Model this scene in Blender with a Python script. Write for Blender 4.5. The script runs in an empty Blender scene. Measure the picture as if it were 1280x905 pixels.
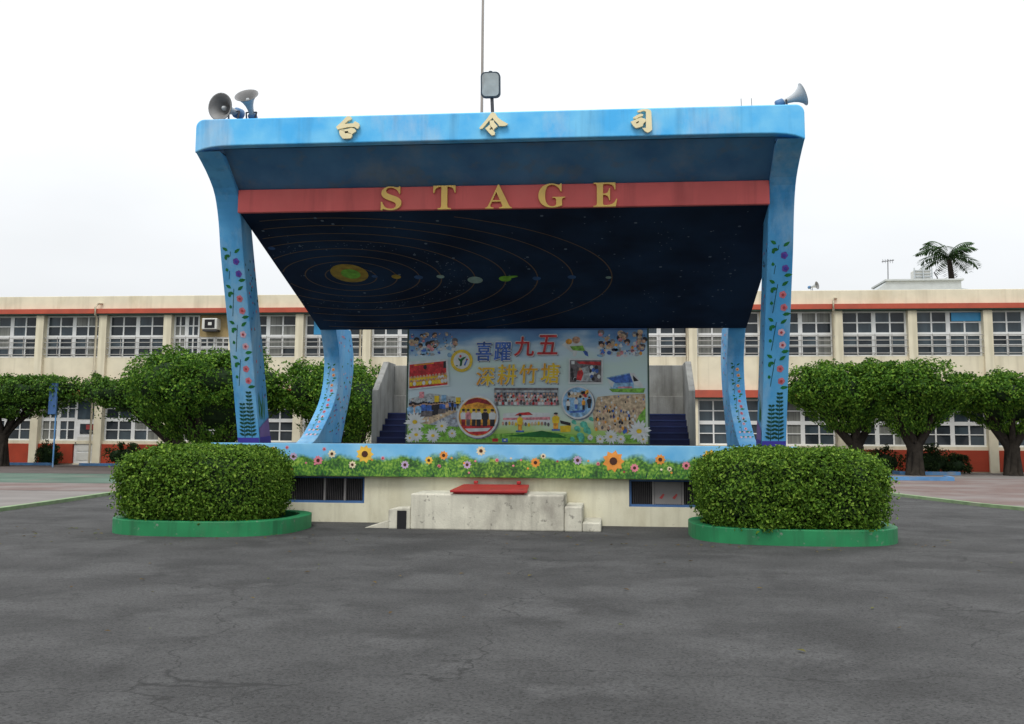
import bpy, bmesh, math, random
import numpy as np
from mathutils import Vector, Matrix
random.seed(7)
R = math.radians
sc = bpy.context.scene
COL = sc.collection
ORG = {}

# ------------------------------------------------------------------ materials
def mat(name, rgb, rough=.75, var=.12, scale=3.0, spec=.3, metal=0.0, bump=0.0, bscale=40.0, stain=None, stain_scale=1.2, stain_lo=.52, stain_hi=.72, rgb2=None, stretch=None, streak=None, speck=None):
    m = bpy.data.materials.new(name); m.use_nodes = True
    nt = m.node_tree; N = nt.nodes; L = nt.links
    b = N['Principled BSDF']
    b.inputs['Roughness'].default_value = rough
    b.inputs['Specular IOR Level'].default_value = spec
    b.inputs['Metallic'].default_value = metal
    tc = N.new('ShaderNodeTexCoord')
    n = N.new('ShaderNodeTexNoise'); n.inputs['Scale'].default_value = scale; n.inputs['Detail'].default_value = 6
    if stretch:
        ms = N.new('ShaderNodeMapping'); ms.inputs['Scale'].default_value = stretch; L.new(tc.outputs['Object'], ms.inputs['Vector']); L.new(ms.outputs['Vector'], n.inputs['Vector'])
    else: L.new(tc.outputs['Object'], n.inputs['Vector'])
    r = N.new('ShaderNodeValToRGB')
    c2 = rgb2 if rgb2 else tuple(min(.9, c*(1+var)) for c in rgb)
    c1 = tuple(c*(1-var) for c in rgb) if not rgb2 else rgb
    r.color_ramp.elements[0].position = .35; r.color_ramp.elements[0].color = (*c1, 1)
    r.color_ramp.elements[1].position = .66; r.color_ramp.elements[1].color = (*c2, 1)
    L.new(n.outputs['Fac'], r.inputs['Fac'])
    out = r.outputs['Color']
    if stain:
        n2 = N.new('ShaderNodeTexNoise'); n2.inputs['Scale'].default_value = stain_scale; n2.inputs['Detail'].default_value = 9; n2.inputs['Roughness'].default_value = .65
        mp = N.new('ShaderNodeMapping'); mp.inputs['Scale'].default_value = (1, 1, .45)
        L.new(tc.outputs['Object'], mp.inputs['Vector']); L.new(mp.outputs['Vector'], n2.inputs['Vector'])
        r2 = N.new('ShaderNodeValToRGB'); r2.color_ramp.elements[0].position = stain_lo; r2.color_ramp.elements[1].position = stain_hi
        L.new(n2.outputs['Fac'], r2.inputs['Fac'])
        mx = N.new('ShaderNodeMix'); mx.data_type = 'RGBA'
        L.new(r2.outputs['Color'], mx.inputs['Factor']); L.new(out, mx.inputs['A']); mx.inputs['B'].default_value = (*stain, 1)
        out = mx.outputs['Result']
    def overlay(out, scl, ns, lo, hi, colr, amt, det=6):
        q = N.new('ShaderNodeTexNoise'); q.inputs['Scale'].default_value = ns; q.inputs['Detail'].default_value = det; q.inputs['Roughness'].default_value = .6
        m_ = N.new('ShaderNodeMapping'); m_.inputs['Scale'].default_value = scl; L.new(tc.outputs['Object'], m_.inputs['Vector']); L.new(m_.outputs['Vector'], q.inputs['Vector'])
        k = N.new('ShaderNodeMapRange'); k.inputs['From Min'].default_value = lo; k.inputs['From Max'].default_value = hi; k.inputs['To Max'].default_value = amt; L.new(q.outputs['Fac'], k.inputs['Value'])
        x = N.new('ShaderNodeMix'); x.data_type = 'RGBA'; L.new(k.outputs['Result'], x.inputs['Factor']); L.new(out, x.inputs['A']); x.inputs['B'].default_value = (*colr, 1); return x.outputs['Result']
    if streak: out = overlay(out, (1, 1, .07), streak[3] if len(streak) > 3 else 5.0, streak[2] if len(streak) > 2 else .52, .72, streak[0], streak[1])
    if speck: out = overlay(out, (1, 1, 1), speck[2], speck[3], speck[3]+.10, speck[0], speck[1], 8)
    L.new(out, b.inputs['Base Color'])
    if bump:
        n3 = N.new('ShaderNodeTexNoise'); n3.inputs['Scale'].default_value = bscale; n3.inputs['Detail'].default_value = 5
        L.new(tc.outputs['Object'], n3.inputs['Vector'])
        bp = N.new('ShaderNodeBump'); bp.inputs['Strength'].default_value = bump; bp.inputs['Distance'].default_value = .02
        L.new(n3.outputs['Fac'], bp.inputs['Height']); L.new(bp.outputs['Normal'], b.inputs['Normal'])
    return m

def leafmat(name, stops, rough=.5, trans=.25):
    m = bpy.data.materials.new(name); m.use_nodes = True
    nt = m.node_tree; N = nt.nodes; L = nt.links
    b = N['Principled BSDF']; b.inputs['Roughness'].default_value = rough+.1; b.inputs['Specular IOR Level'].default_value = .18
    g = N.new('ShaderNodeNewGeometry')
    r = N.new('ShaderNodeValToRGB')
    e = r.color_ramp.elements
    e[0].position = stops[0][0]; e[0].color = (*stops[0][1], 1); e[1].position = stops[-1][0]; e[1].color = (*stops[-1][1], 1)
    for p, c in stops[1:-1]:
        k = e.new(p); k.color = (*c, 1)
    L.new(g.outputs['Random Per Island'], r.inputs['Fac'])
    L.new(r.outputs['Color'], b.inputs['Base Color'])
    t = N.new('ShaderNodeBsdfTranslucent'); L.new(r.outputs['Color'], t.inputs['Color'])
    mx = N.new('ShaderNodeMixShader'); mx.inputs['Fac'].default_value = trans
    L.new(b.outputs['BSDF'], mx.inputs[1]); L.new(t.outputs['BSDF'], mx.inputs[2])
    L.new(mx.outputs['Shader'], N['Material Output'].inputs['Surface'])
    return m

# painted mural: sky blue upper, leafy green lower, ragged boundary (real paint on the slab edge)
def muralmat():
    m = bpy.data.materials.new('meadow_mural'); m.use_nodes = True
    nt = m.node_tree; N = nt.nodes; L = nt.links; b = N['Principled BSDF']; b.inputs['Roughness'].default_value = .6
    tc = N.new('ShaderNodeTexCoord'); sp = N.new('ShaderNodeSeparateXYZ'); L.new(tc.outputs['Object'], sp.inputs['Vector'])
    def noise(s, d=6):
        n = N.new('ShaderNodeTexNoise'); n.inputs['Scale'].default_value = s; n.inputs['Detail'].default_value = d; L.new(tc.outputs['Object'], n.inputs['Vector']); return n
    def ramp(src, stops):
        r = N.new('ShaderNodeValToRGB'); e = r.color_ramp.elements
        e[0].position, e[0].color = stops[0][0], (*stops[0][1], 1); e[1].position, e[1].color = stops[-1][0], (*stops[-1][1], 1)
        for p, c in stops[1:-1]:
            k = e.new(p); k.color = (*c, 1)
        L.new(src, r.inputs['Fac']); return r.outputs['Color']
    sky = ramp(noise(2.2).outputs['Fac'], [(.3, (.10, .38, .68)), (.7, (.26, .56, .78))])
    nA = noise(26, 9); nB = noise(5, 3); mA = N.new('ShaderNodeMix'); mA.inputs['Factor'].default_value = .42; L.new(nA.outputs['Fac'], mA.inputs['A']); L.new(nB.outputs['Fac'], mA.inputs['B'])
    green = ramp(mA.outputs['Result'], [(.36, (.010, .050, .010)), (.46, (.035, .13, .015)), (.54, (.11, .27, .025)), (.64, (.28, .44, .06))])
    n1 = noise(3.2, 7)
    ad = N.new('ShaderNodeMath'); ad.operation = 'MULTIPLY_ADD'; L.new(n1.outputs['Fac'], ad.inputs[0]); ad.inputs[1].default_value = -.42; L.new(sp.outputs['Z'], ad.inputs[2])
    mr = N.new('ShaderNodeMapRange'); mr.inputs['From Min'].default_value = .73 ; mr.inputs['From Max'].default_value = .81
    L.new(ad.outputs[0], mr.inputs['Value'])
    mx = N.new('ShaderNodeMix'); mx.data_type = 'RGBA'; L.new(mr.outputs['Result'], mx.inputs['Factor']); L.new(green, mx.inputs['A']); L.new(sky, mx.inputs['B'])
    L.new(mx.outputs['Result'], b.inputs['Base Color'])
    return m

# printed banner background: blue clouded sky, pale haze, green meadow
def bannermat():
    m = bpy.data.materials.new('banner_print'); m.use_nodes = True
    nt = m.node_tree; N = nt.nodes; L = nt.links; b = N['Principled BSDF']; b.inputs['Roughness'].default_value = .45
    tc = N.new('ShaderNodeTexCoord'); sp = N.new('ShaderNodeSeparateXYZ'); L.new(tc.outputs['Object'], sp.inputs['Vector'])
    n = N.new('ShaderNodeTexNoise'); n.inputs['Scale'].default_value = 1.3; n.inputs['Detail'].default_value = 7
    mp = N.new('ShaderNodeMapping'); mp.inputs['Scale'].default_value = (.55, 1, 1.6); L.new(tc.outputs['Object'], mp.inputs['Vector']); L.new(mp.outputs['Vector'], n.inputs['Vector'])
    ad = N.new('ShaderNodeMath'); ad.operation = 'MULTIPLY_ADD'; L.new(n.outputs['Fac'], ad.inputs[0]); ad.inputs[1].default_value = 1.25; L.new(sp.outputs['Z'], ad.inputs[2])
    mr = N.new('ShaderNodeMapRange'); mr.inputs['From Min'].default_value = .62; mr.inputs['From Max'].default_value = 2.92; L.new(ad.outputs[0], mr.inputs['Value'])
    r = N.new('ShaderNodeValToRGB'); e = r.color_ramp.elements
    st = [(0, (.22, .42, .06)), (.1, (.32, .52, .12)), (.2, (.50, .64, .50)), (.42, (.46, .58, .64)), (.66, (.48, .64, .60)), (.78, (.46, .61, .70)), (.88, (.10, .27, .50)), (1, (.03, .11, .30))]
    e[0].position, e[0].color = st[0][0], (*st[0][1], 1); e[1].position, e[1].color = st[-1][0], (*st[-1][1], 1)
    for p, c in st[1:-1]:
        k = e.new(p); k.color = (*c, 1)
    L.new(mr.outputs['Result'], r.inputs['Fac']); L.new(r.outputs['Color'], b.inputs['Base Color'])
    return m

def asphaltmat():
    m = mat('asphalt', (.040, .040, .042), .88, .25, 1.1, .3, bump=.6, bscale=160, stain=(.058, .057, .055), stain_scale=.9, stain_lo=.50, stain_hi=.62, speck=((.018, .018, .018), .7, 1.6, .64))
    nt = m.node_tree; N = nt.nodes; L = nt.links; b = N['Principled BSDF']
    # fine speckle of aggregate and thin cracks
    tc = [n for n in N if n.type == 'TEX_COORD'][0]
    v = N.new('ShaderNodeTexVoronoi'); v.inputs['Scale'].default_value = 75; L.new(tc.outputs['Object'], v.inputs['Vector'])
    src = b.inputs['Base Color'].links[0].from_socket
    mx = N.new('ShaderNodeMix'); mx.data_type = 'RGBA'; mx.blend_type = 'MULTIPLY'; mx.inputs['Factor'].default_value = .8
    L.new(src, mx.inputs['A']); L.new(v.outputs['Color'], mx.inputs['B'])
    hs = N.new('ShaderNodeHueSaturation'); hs.inputs['Saturation'].default_value = .0; hs.inputs['Value'].default_value = 1.75; L.new(mx.outputs['Result'], hs.inputs['Color'])
    w = N.new('ShaderNodeTexVoronoi'); w.feature = 'DISTANCE_TO_EDGE'; w.inputs['Scale'].default_value = .28
    nz = N.new('ShaderNodeTexNoise'); nz.inputs['Scale'].default_value = 1.4; nz.inputs['Detail'].default_value = 8; L.new(tc.outputs['Object'], nz.inputs['Vector'])
    va = N.new('ShaderNodeVectorMath'); va.operation = 'MULTIPLY_ADD'; L.new(nz.outputs['Color'], va.inputs[0]); va.inputs[1].default_value = (1.1, 1.1, 0); L.new(tc.outputs['Object'], va.inputs[2])
    L.new(va.outputs['Vector'], w.inputs['Vector'])
    lt = N.new('ShaderNodeMapRange'); lt.inputs['From Min'].default_value = .0; lt.inputs['From Max'].default_value = .003; L.new(w.outputs['Distance'], lt.inputs['Value'])
    m2 = N.new('ShaderNodeMix'); m2.data_type = 'RGBA'; L.new(lt.outputs['Result'], m2.inputs['Factor']); m2.inputs['A'].default_value = (.028, .028, .028, 1); L.new(hs.outputs['Color'], m2.inputs['B'])
    L.new(m2.outputs['Result'], b.inputs['Base Color'])
    return m

def brickmat():
    m = bpy.data.materials.new('brick_paving'); m.use_nodes = True
    nt = m.node_tree; N = nt.nodes; L = nt.links; b = N['Principled BSDF']; b.inputs['Roughness'].default_value = .8
    tc = N.new('ShaderNodeTexCoord')
    k = N.new('ShaderNodeTexBrick'); k.inputs['Scale'].default_value = 2.2; k.inputs['Color1'].default_value = (.105, .058, .05, 1); k.inputs['Color2'].default_value = (.16, .10, .085, 1); k.inputs['Mortar'].default_value = (.12, .11, .10, 1); k.inputs['Mortar Size'].default_value = .02
    L.new(tc.outputs['Object'], k.inputs['Vector'])
    n = N.new('ShaderNodeTexNoise'); n.inputs['Scale'].default_value = .6; n.inputs['Detail'].default_value = 8; L.new(tc.outputs['Object'], n.inputs['Vector'])
    r = N.new('ShaderNodeValToRGB'); r.color_ramp.elements[0].position = .42; r.color_ramp.elements[1].position = .64; L.new(n.outputs['Fac'], r.inputs['Fac'])
    mx = N.new('ShaderNodeMix'); mx.data_type = 'RGBA'; L.new(r.outputs['Color'], mx.inputs['Factor']); L.new(k.outputs['Color'], mx.inputs['A']); mx.inputs['B'].default_value = (.175, .15, .14, 1)
    L.new(mx.outputs['Result'], b.inputs['Base Color'])
    return m

M = dict(
 asphalt=asphaltmat(), brick=brickmat(),
 ground=mat('concrete_ground', (.19, .175, .165), .85, .12, .8, stain=(.15, .13, .12), stain_scale=.3),
 court=mat('court_green', (.075, .125, .095), .8, .2, .7, stain=(.15, .15, .13), stain_scale=.4),
 roadm=mat('dark_lane', (.085, .07, .065), .85, .2, .5),
 kerbgreen=mat('kerb_green_paint', (.20, .29, .15), .7, .2, 4, stain=(.25, .25, .2), stain_scale=2),
 kerbblue=mat('kerb_blue_paint', (.10, .25, .48), .7, .15, 3, stain=(.25, .28, .3), stain_scale=2),
 fascia=mat('sky_blue_paint', (.065, .45, .88), .5, .1, 2.2, rgb2=(.18, .58, .91), stain=(.42, .60, .76), stain_scale=1.1, stain_lo=.50, stain_hi=.76, bump=.08, bscale=60, streak=((.05, .20, .40), .45, .52, 4), speck=((.55, .58, .55), .8, 26, .70)),
 soffit=mat('soffit_shaded_blue', (.035, .125, .26), .6, .1, 1.5, rgb2=(.065, .19, .35), stain=(.15, .20, .24), stain_scale=1.1, stain_lo=.48, stain_hi=.78, speck=((.11, .15, .17), .45, 3.2, .55)),  # deeper copy of the fascia blue; shade under the canopy is in the colour
 post=mat('post_blue_paint', (.055, .29, .60), .6, .1, 1.5, rgb2=(.11, .39, .68), stain=(.36, .54, .66), stain_scale=1.3, stain_lo=.48, stain_hi=.76, bump=.06, bscale=50, streak=((.05, .16, .30), .40, .54, 6), speck=((.45, .48, .46), .8, 24, .70)),
 navy=mat('navy_night_paint', (.008, .015, .034), .7, .1, .9, rgb2=(.014, .034, .075), spec=.06),
 orbit=mat('orbit_line_paint', (.10, .065, .04), .7, .1),
 star=mat('star_paint', (.10, .135, .18), .7, .1),
 sunyellow=mat('planet_gold_paint', (.30, .20, .02), .7, .25, 8), sungreen=mat('planet_green_paint', (.15, .38, .03), .7, .3, 9),
 plgrey=mat('planet_grey_paint', (.21, .31, .28), .7, .2, 9), plblue=mat('planet_blue_paint', (.02, .07, .18), .7, .2, 9),
 beam=mat('red_beam_paint', (.57, .105, .10), .55, .07, 2, stain=(.62, .14, .13), stain_scale=1.3, stain_lo=.5, stain_hi=.8, streak=((.28, .05, .05), .5, .52, 4)),
 gold=mat('gold_letter', (.74, .48, .10), .4, .08, 5, spec=.5), palegold=mat('pale_gold_letter', (.78, .69, .43), .45, .06, 5),
 cream=mat('cream_render', (.70, .645, .49), .8, .06, 1.5, stain=(.50, .43, .28), stain_scale=.5, stain_lo=.56, stain_hi=.82, bump=.05, streak=((.33, .29, .20), .5, .52, 1.6)),
 stagewall=mat('stage_cream_render', (.66, .635, .49), .8, .06, 2.5, stain=(.46, .42, .29), stain_scale=1.3, stain_lo=.50, stain_hi=.78, bump=.12, bscale=50, streak=((.30, .27, .18), .45, .52, 4), speck=((.30, .27, .2), .6, 14, .64)),
 concrete=mat('weathered_concrete', (.60, .58, .48), .85, .12, 3, stain=(.22, .20, .17), stain_scale=1.5, stain_lo=.50, stain_hi=.78, bump=.2, bscale=45, streak=((.20, .19, .155), .6, .52, 4), speck=((.16, .15, .13), .8, 12, .60)),
 greyconc=mat('grey_concrete', (.25, .25, .235), .85, .14, 2, stain=(.12, .115, .10), stain_scale=1.6, stain_lo=.5, stain_hi=.75, bump=.15, bscale=40, streak=((.07, .065, .06), .6, .5, 5)),
 bandred=mat('orange_red_band', (.43, .085, .05), .65, .1, 2, stain=(.33, .08, .055), stain_scale=.9),
 wains=mat('red_wainscot', (.36, .05, .022), .7, .1, 1.5, stain=(.24, .045, .025), stain_scale=.7, speck=((.22, .12, .09), .6, 5, .62)),
 white=mat('white_window_frame', (.72, .73, .72), .5, .06, 2, stain=(.55, .54, .5), stain_scale=1.5, stain_lo=.58, stain_hi=.85),
 glass=mat('dark_pane_glass', (.034, .043, .052), .08, .35, .9, spec=.3), glass2=mat('blue_grey_pane', (.05, .07, .085), .1, .25, .9, spec=.35, stretch=(3, 1, .6)),
 curtain=mat('pane_with_curtain', (.12, .125, .115), .3, .5, 1, spec=.3, rgb2=(.23, .235, .215), stretch=(11, 1, .25)), bluepane=mat('blue_board', (.04, .27, .52), .3, .08),
 ply=mat('plywood_board', (.36, .27, .13), .7, .12, 3), rail=mat('window_bar_metal', (.34, .33, .31), .5, .1, spec=.4),
 pipe=mat('drainpipe_plastic', (.46, .41, .30), .6, .12, 2), darkgreen=mat('dark_trim', (.05, .09, .07), .7, .1),
 black=mat('black_void', (.012, .012, .014), .7, .1), grille=mat('dark_grille', (.055, .05, .052), .6, .3, 6), bluef=mat('blue_frame', (.05, .12, .28), .55, .12),
 handred=mat('red_mark', (.30, .05, .05), .7, .1), greyboard=mat('grey_board', (.20, .19, .19), .7, .15, 3),
 redplate=mat('red_plate_paint', (.36, .026, .026), .45, .12, 4, stain=(.24, .03, .028), stain_scale=3),
 planter=mat('planter_green_paint', (.018, .20, .075), .55, .12, 2.5, stain=(.06, .16, .08), stain_scale=2, speck=((.22, .24, .2), .75, 9, .63), streak=((.02, .06, .03), .5)),
 soil=mat('dark_soil', (.03, .022, .015), .95, .3, 8),
 horn=mat('horn_grey_metal', (.42, .45, .47), .4, .1, 6, spec=.5), horndark=mat('horn_inner_grey', (.20, .20, .20), .5, .15, 8), hornblue=mat('horn_blue_back', (.07, .17, .33), .45, .1), bracket=mat('bracket_metal', (.07, .07, .075), .5, .15, metal=.3),
 lampframe=mat('lamp_housing', (.05, .07, .09), .45, .15), lens=mat('lamp_lens', (.36, .41, .42), .15, .15, 6, spec=.7, stain=(.25, .24, .23), stain_scale=5),
 polem=mat('flagpole_metal', (.34, .31, .28), .45, .12, 1, metal=.2), steps=mat('navy_step', (.006, .010, .05), .7, .2, 3),
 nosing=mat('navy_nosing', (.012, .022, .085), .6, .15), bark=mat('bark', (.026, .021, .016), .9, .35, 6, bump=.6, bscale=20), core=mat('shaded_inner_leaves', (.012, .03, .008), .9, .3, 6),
 acwhite=mat('ac_casing', (.62, .62, .58), .5, .05), roofgrey=mat('roof_hut_white', (.42, .45, .46), .7, .06),
 purple=mat('purple_paint', (.055, .045, .34), .6, .1), lilac=mat('lilac_paint', (.17, .12, .34), .6, .15),
 leafp=mat('painted_leaf', (.012, .13, .03), .6, .25, 6), leafd=mat('painted_leaf_dark', (.006, .05, .03), .6, .2), 
 rosep=mat('painted_rose_pink', (.55, .16, .20), .6, .2, 20), rosel=mat('painted_rose_pale', (.60, .38, .45), .6, .15, 20), rosev=mat('painted_rose_violet', (.12, .06, .33), .6, .2, 20), roseo=mat('painted_rose_orange', (.68, .36, .16), .6, .2, 20),
 petaly=mat('painted_petal_yellow', (.72, .45, .06), .6, .15, 10), petalo=mat('painted_petal_orange', (.70, .27, .05), .6, .15, 10), petalp=mat('painted_petal_pink', (.62, .20, .25), .6, .15, 10), petall=mat('painted_petal_lilac', (.45, .34, .50), .6, .15, 10), petalw=mat('painted_petal_cream', (.72, .62, .42), .6, .12, 10), seed=mat('painted_seed_head', (.06, .022, .012), .7, .2), tinyred=mat('painted_tiny_red', (.35, .05, .06), .6, .1),
 mural=muralmat(), banner=bannermat(),
 p_white=mat('print_white', (.56, .60, .61), .45, .1, 9), p_red=mat('print_red', (.46, .025, .03), .45, .42, 16), p_dred=mat('print_deep_red', (.24, .015, .02), .45, .42, 16), p_yel=mat('print_yellow', (.64, .46, .02), .45, .2, 9), p_title=mat('print_title_yellow', (.62, .28, .015), .45, .1, 5, rgb2=(.68, .55, .03)), p_ora=mat('print_orange', (.62, .28, .03), .45, .42, 16), p_blue=mat('print_blue', (.04, .12, .42), .45, .42, 16), p_lblue=mat('print_light_blue', (.20, .38, .58), .45, .42, 16), p_blk=mat('print_black', (.018, .017, .022), .45, .42, 16), p_skin=mat('print_skin', (.46, .28, .19), .45, .42, 16), p_grn=mat('print_green', (.16, .38, .05), .45, .42, 16), p_teal=mat('print_teal', (.08, .40, .29), .45, .42, 16), p_grey=mat('print_grey', (.34, .38, .40), .45, .42, 16), p_dgrey=mat('print_dark_grey', (.12, .11, .12), .45, .42, 16), p_tan=mat('print_tan', (.46, .36, .24), .45, .42, 16), p_pink=mat('print_pink', (.55, .22, .25), .45, .42, 16), p_road=mat('print_road_grey', (.30, .34, .40), .45, .42, 16), p_shadow=mat('print_shadow', (.16, .18, .22), .45, .42, 16),
)
M['leaf_hedge'] = leafmat('hedge_leaf', [(0, (.026, .066, .007)), (.35, (.070, .155, .013)), (.7, (.115, .225, .020)), (.9, (.18, .31, .035)), (1, (.27, .40, .06))])
M['leaf_tree'] = leafmat('banyan_leaf', [(0, (.018, .058, .008)), (.4, (.055, .145, .013)), (.8, (.115, .24, .022)), (1, (.22, .35, .045))])
M['leaf_far'] = leafmat('hedge_tree_leaf', [(0, (.020, .060, .009)), (.5, (.055, .14, .015)), (1, (.15, .27, .035))])
M['leaf_bush'] = leafmat('dark_bush_leaf', [(0, (.010, .026, .008)), (.6, (.022, .050, .013)), (1, (.05, .085, .022))])
M['leaf_palm'] = leafmat('palm_leaf', [(0, (.02, .055, .018)), (1, (.075, .15, .045))])

# ------------------------------------------------------------------ mesh builder
class MB:
    def __init__(s): s.v = []; s.f = []; s.m = []; s.sm = []; s.mats = []; s.xf = None
    def mi(s, m):
        if m not in s.mats: s.mats.append(m)
        return s.mats.index(m)
    def add(s, vs, fs, m, smooth=False):
        b = len(s.v); i = s.mi(m)
        for p in vs:
            p = Vector(p)
            s.v.append(tuple(s.xf @ p) if s.xf else tuple(p))
        for f in fs: s.f.append([b+k for k in f]); s.m.append(i); s.sm.append(smooth)
    def box(s, x0, y0, z0, x1, y1, z1, m):
        s.add([(x0,y0,z0),(x1,y0,z0),(x1,y1,z0),(x0,y1,z0),(x0,y0,z1),(x1,y0,z1),(x1,y1,z1),(x0,y1,z1)],
              [(0,3,2,1),(4,5,6,7),(0,1,5,4),(1,2,6,5),(2,3,7,6),(3,0,4,7)], m)
    def tube(s, pts, rad, m, n=8, cap=True):
        pts = [Vector(p) for p in pts]; rs = rad if isinstance(rad, (list, tuple)) else [rad]*len(pts)
        vs = []; up = Vector((0, 0, 1))
        for i, p in enumerate(pts):
            d = (pts[min(i+1, len(pts)-1)] - pts[max(i-1, 0)]).normalized()
            a = d.cross(up if abs(d.z) < .95 else Vector((1, 0, 0))).normalized(); b = d.cross(a)
            for k in range(n):
                t = 2*math.pi*k/n; vs.append(p + (a*math.cos(t) + b*math.sin(t))*rs[i])
        fs = [(i*n+k, i*n+(k+1) % n, (i+1)*n+(k+1) % n, (i+1)*n+k) for i in range(len(pts)-1) for k in range(n)]
        s.add(vs, fs, m, True)
        if cap: s.add(vs[:n], [list(range(n))], m); s.add(vs[-n:], [list(range(n))], m)
    def lathe(s, prof, m, n=20):   # prof: (r, z) along local +Z
        vs = [(r*math.cos(2*math.pi*k/n), r*math.sin(2*math.pi*k/n), z) for r, z in prof for k in range(n)]
        fs = [(i*n+k, i*n+(k+1) % n, (i+1)*n+(k+1) % n, (i+1)*n+k) for i in range(len(prof)-1) for k in range(n)]
        s.add(vs, fs, m, True)
    def extrude(s, poly, fn, m, d0, d1, side=None):   # poly 2-D, fn(u,v,d)->xyz
        n = len(poly)
        s.add([fn(u, v, d0) for u, v in poly], [list(range(n))], m); s.add([fn(u, v, d1) for u, v in poly], [list(range(n))[::-1]], m)
        s.add([fn(u, v, d0) for u, v in poly] + [fn(u, v, d1) for u, v in poly], [(k, (k+1) % n, n+(k+1) % n, n+k) for k in range(n)], side or m)
    def build(s, name, parent=None, org=None, bevel=0, seg=2):
        o0 = Vector(org) if org is not None else (ORG[parent.name] if parent else Vector((0, 0, 0)))
        me = bpy.data.meshes.new(name)
        me.from_pydata([tuple(Vector(p)-o0) for p in s.v], [], s.f)
        for m in s.mats: me.materials.append(m)
        me.polygons.foreach_set('material_index', s.m); me.polygons.foreach_set('use_smooth', s.sm)
        bm = bmesh.new(); bm.from_mesh(me); bmesh.ops.remove_doubles(bm, verts=bm.verts, dist=1e-5) if bevel else None
        if bevel: bmesh.ops.recalc_face_normals(bm, faces=bm.faces)
        bm.to_mesh(me); bm.free(); me.update()
        o = bpy.data.objects.new(name, me); COL.objects.link(o)
        if parent: o.parent = parent
        elif org is not None: o.location = o0
        ORG[o.name] = o0
        if bevel:
            md = o.modifiers.new('bevel', 'BEVEL'); md.width = bevel; md.segments = seg; md.limit_method = 'ANGLE'; md.angle_limit = R(35)
        return o

def thing(name, loc, label, cat, group=None):
    o = bpy.data.objects.new(name, None); COL.objects.link(o); o.location = loc; o.empty_display_size = .2
    ORG[o.name] = Vector(loc); o['label'] = label; o['category'] = cat
    if group: o['group'] = group
    return o
def tag(o, label, cat, group=None):
    o['label'] = label; o['category'] = cat
    if group: o['group'] = group
    return o
def struct(o): o['kind'] = 'structure'; return o

def textmesh(body):   # built-in font, returned as 2-D triangles/ngons
    cu = bpy.data.curves.new('txt', 'FONT'); cu.body = body; cu.size = 1; cu.align_x = 'CENTER'
    ob = bpy.data.objects.new('txt', cu); COL.objects.link(ob)
    dg = bpy.context.evaluated_depsgraph_get(); dg.update()
    me = bpy.data.meshes.new_from_object(ob.evaluated_get(dg))
    vs = [(v.co.x, v.co.y) for v in me.vertices]; fs = [list(p.vertices) for p in me.polygons]
    bpy.data.objects.remove(ob); bpy.data.curves.remove(cu); bpy.data.meshes.remove(me)
    return vs, fs
def fit_text(body, x0, z0, x1, z1):
    vs, fs = textmesh(body)
    ax, bx = min(v[0] for v in vs), max(v[0] for v in vs); ay, by = min(v[1] for v in vs), max(v[1] for v in vs)
    return [(x0+(x-ax)/(bx-ax)*(x1-x0), z0+(y-ay)/(by-ay)*(z1-z0)) for x, y in vs], fs
def solid_text(mb, vs, fs, fn, m, d0, d1):
    mb.add([fn(u, v, d0) for u, v in vs], fs, m)
    mb.add([fn(u, v, d1) for u, v in vs], [f[::-1] for f in fs], m)
    cnt = {}
    for f in fs:
        for i in range(len(f)):
            e = (f[i], f[(i+1) % len(f)]); cnt[e] = cnt.get(e, 0)+1
    n = len(vs); vv = [fn(u, v, d0) for u, v in vs] + [fn(u, v, d1) for u, v in vs]
    mb.add(vv, [(a, b, n+b, n+a) for (a, b) in cnt if (b, a) not in cnt], m)

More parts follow.
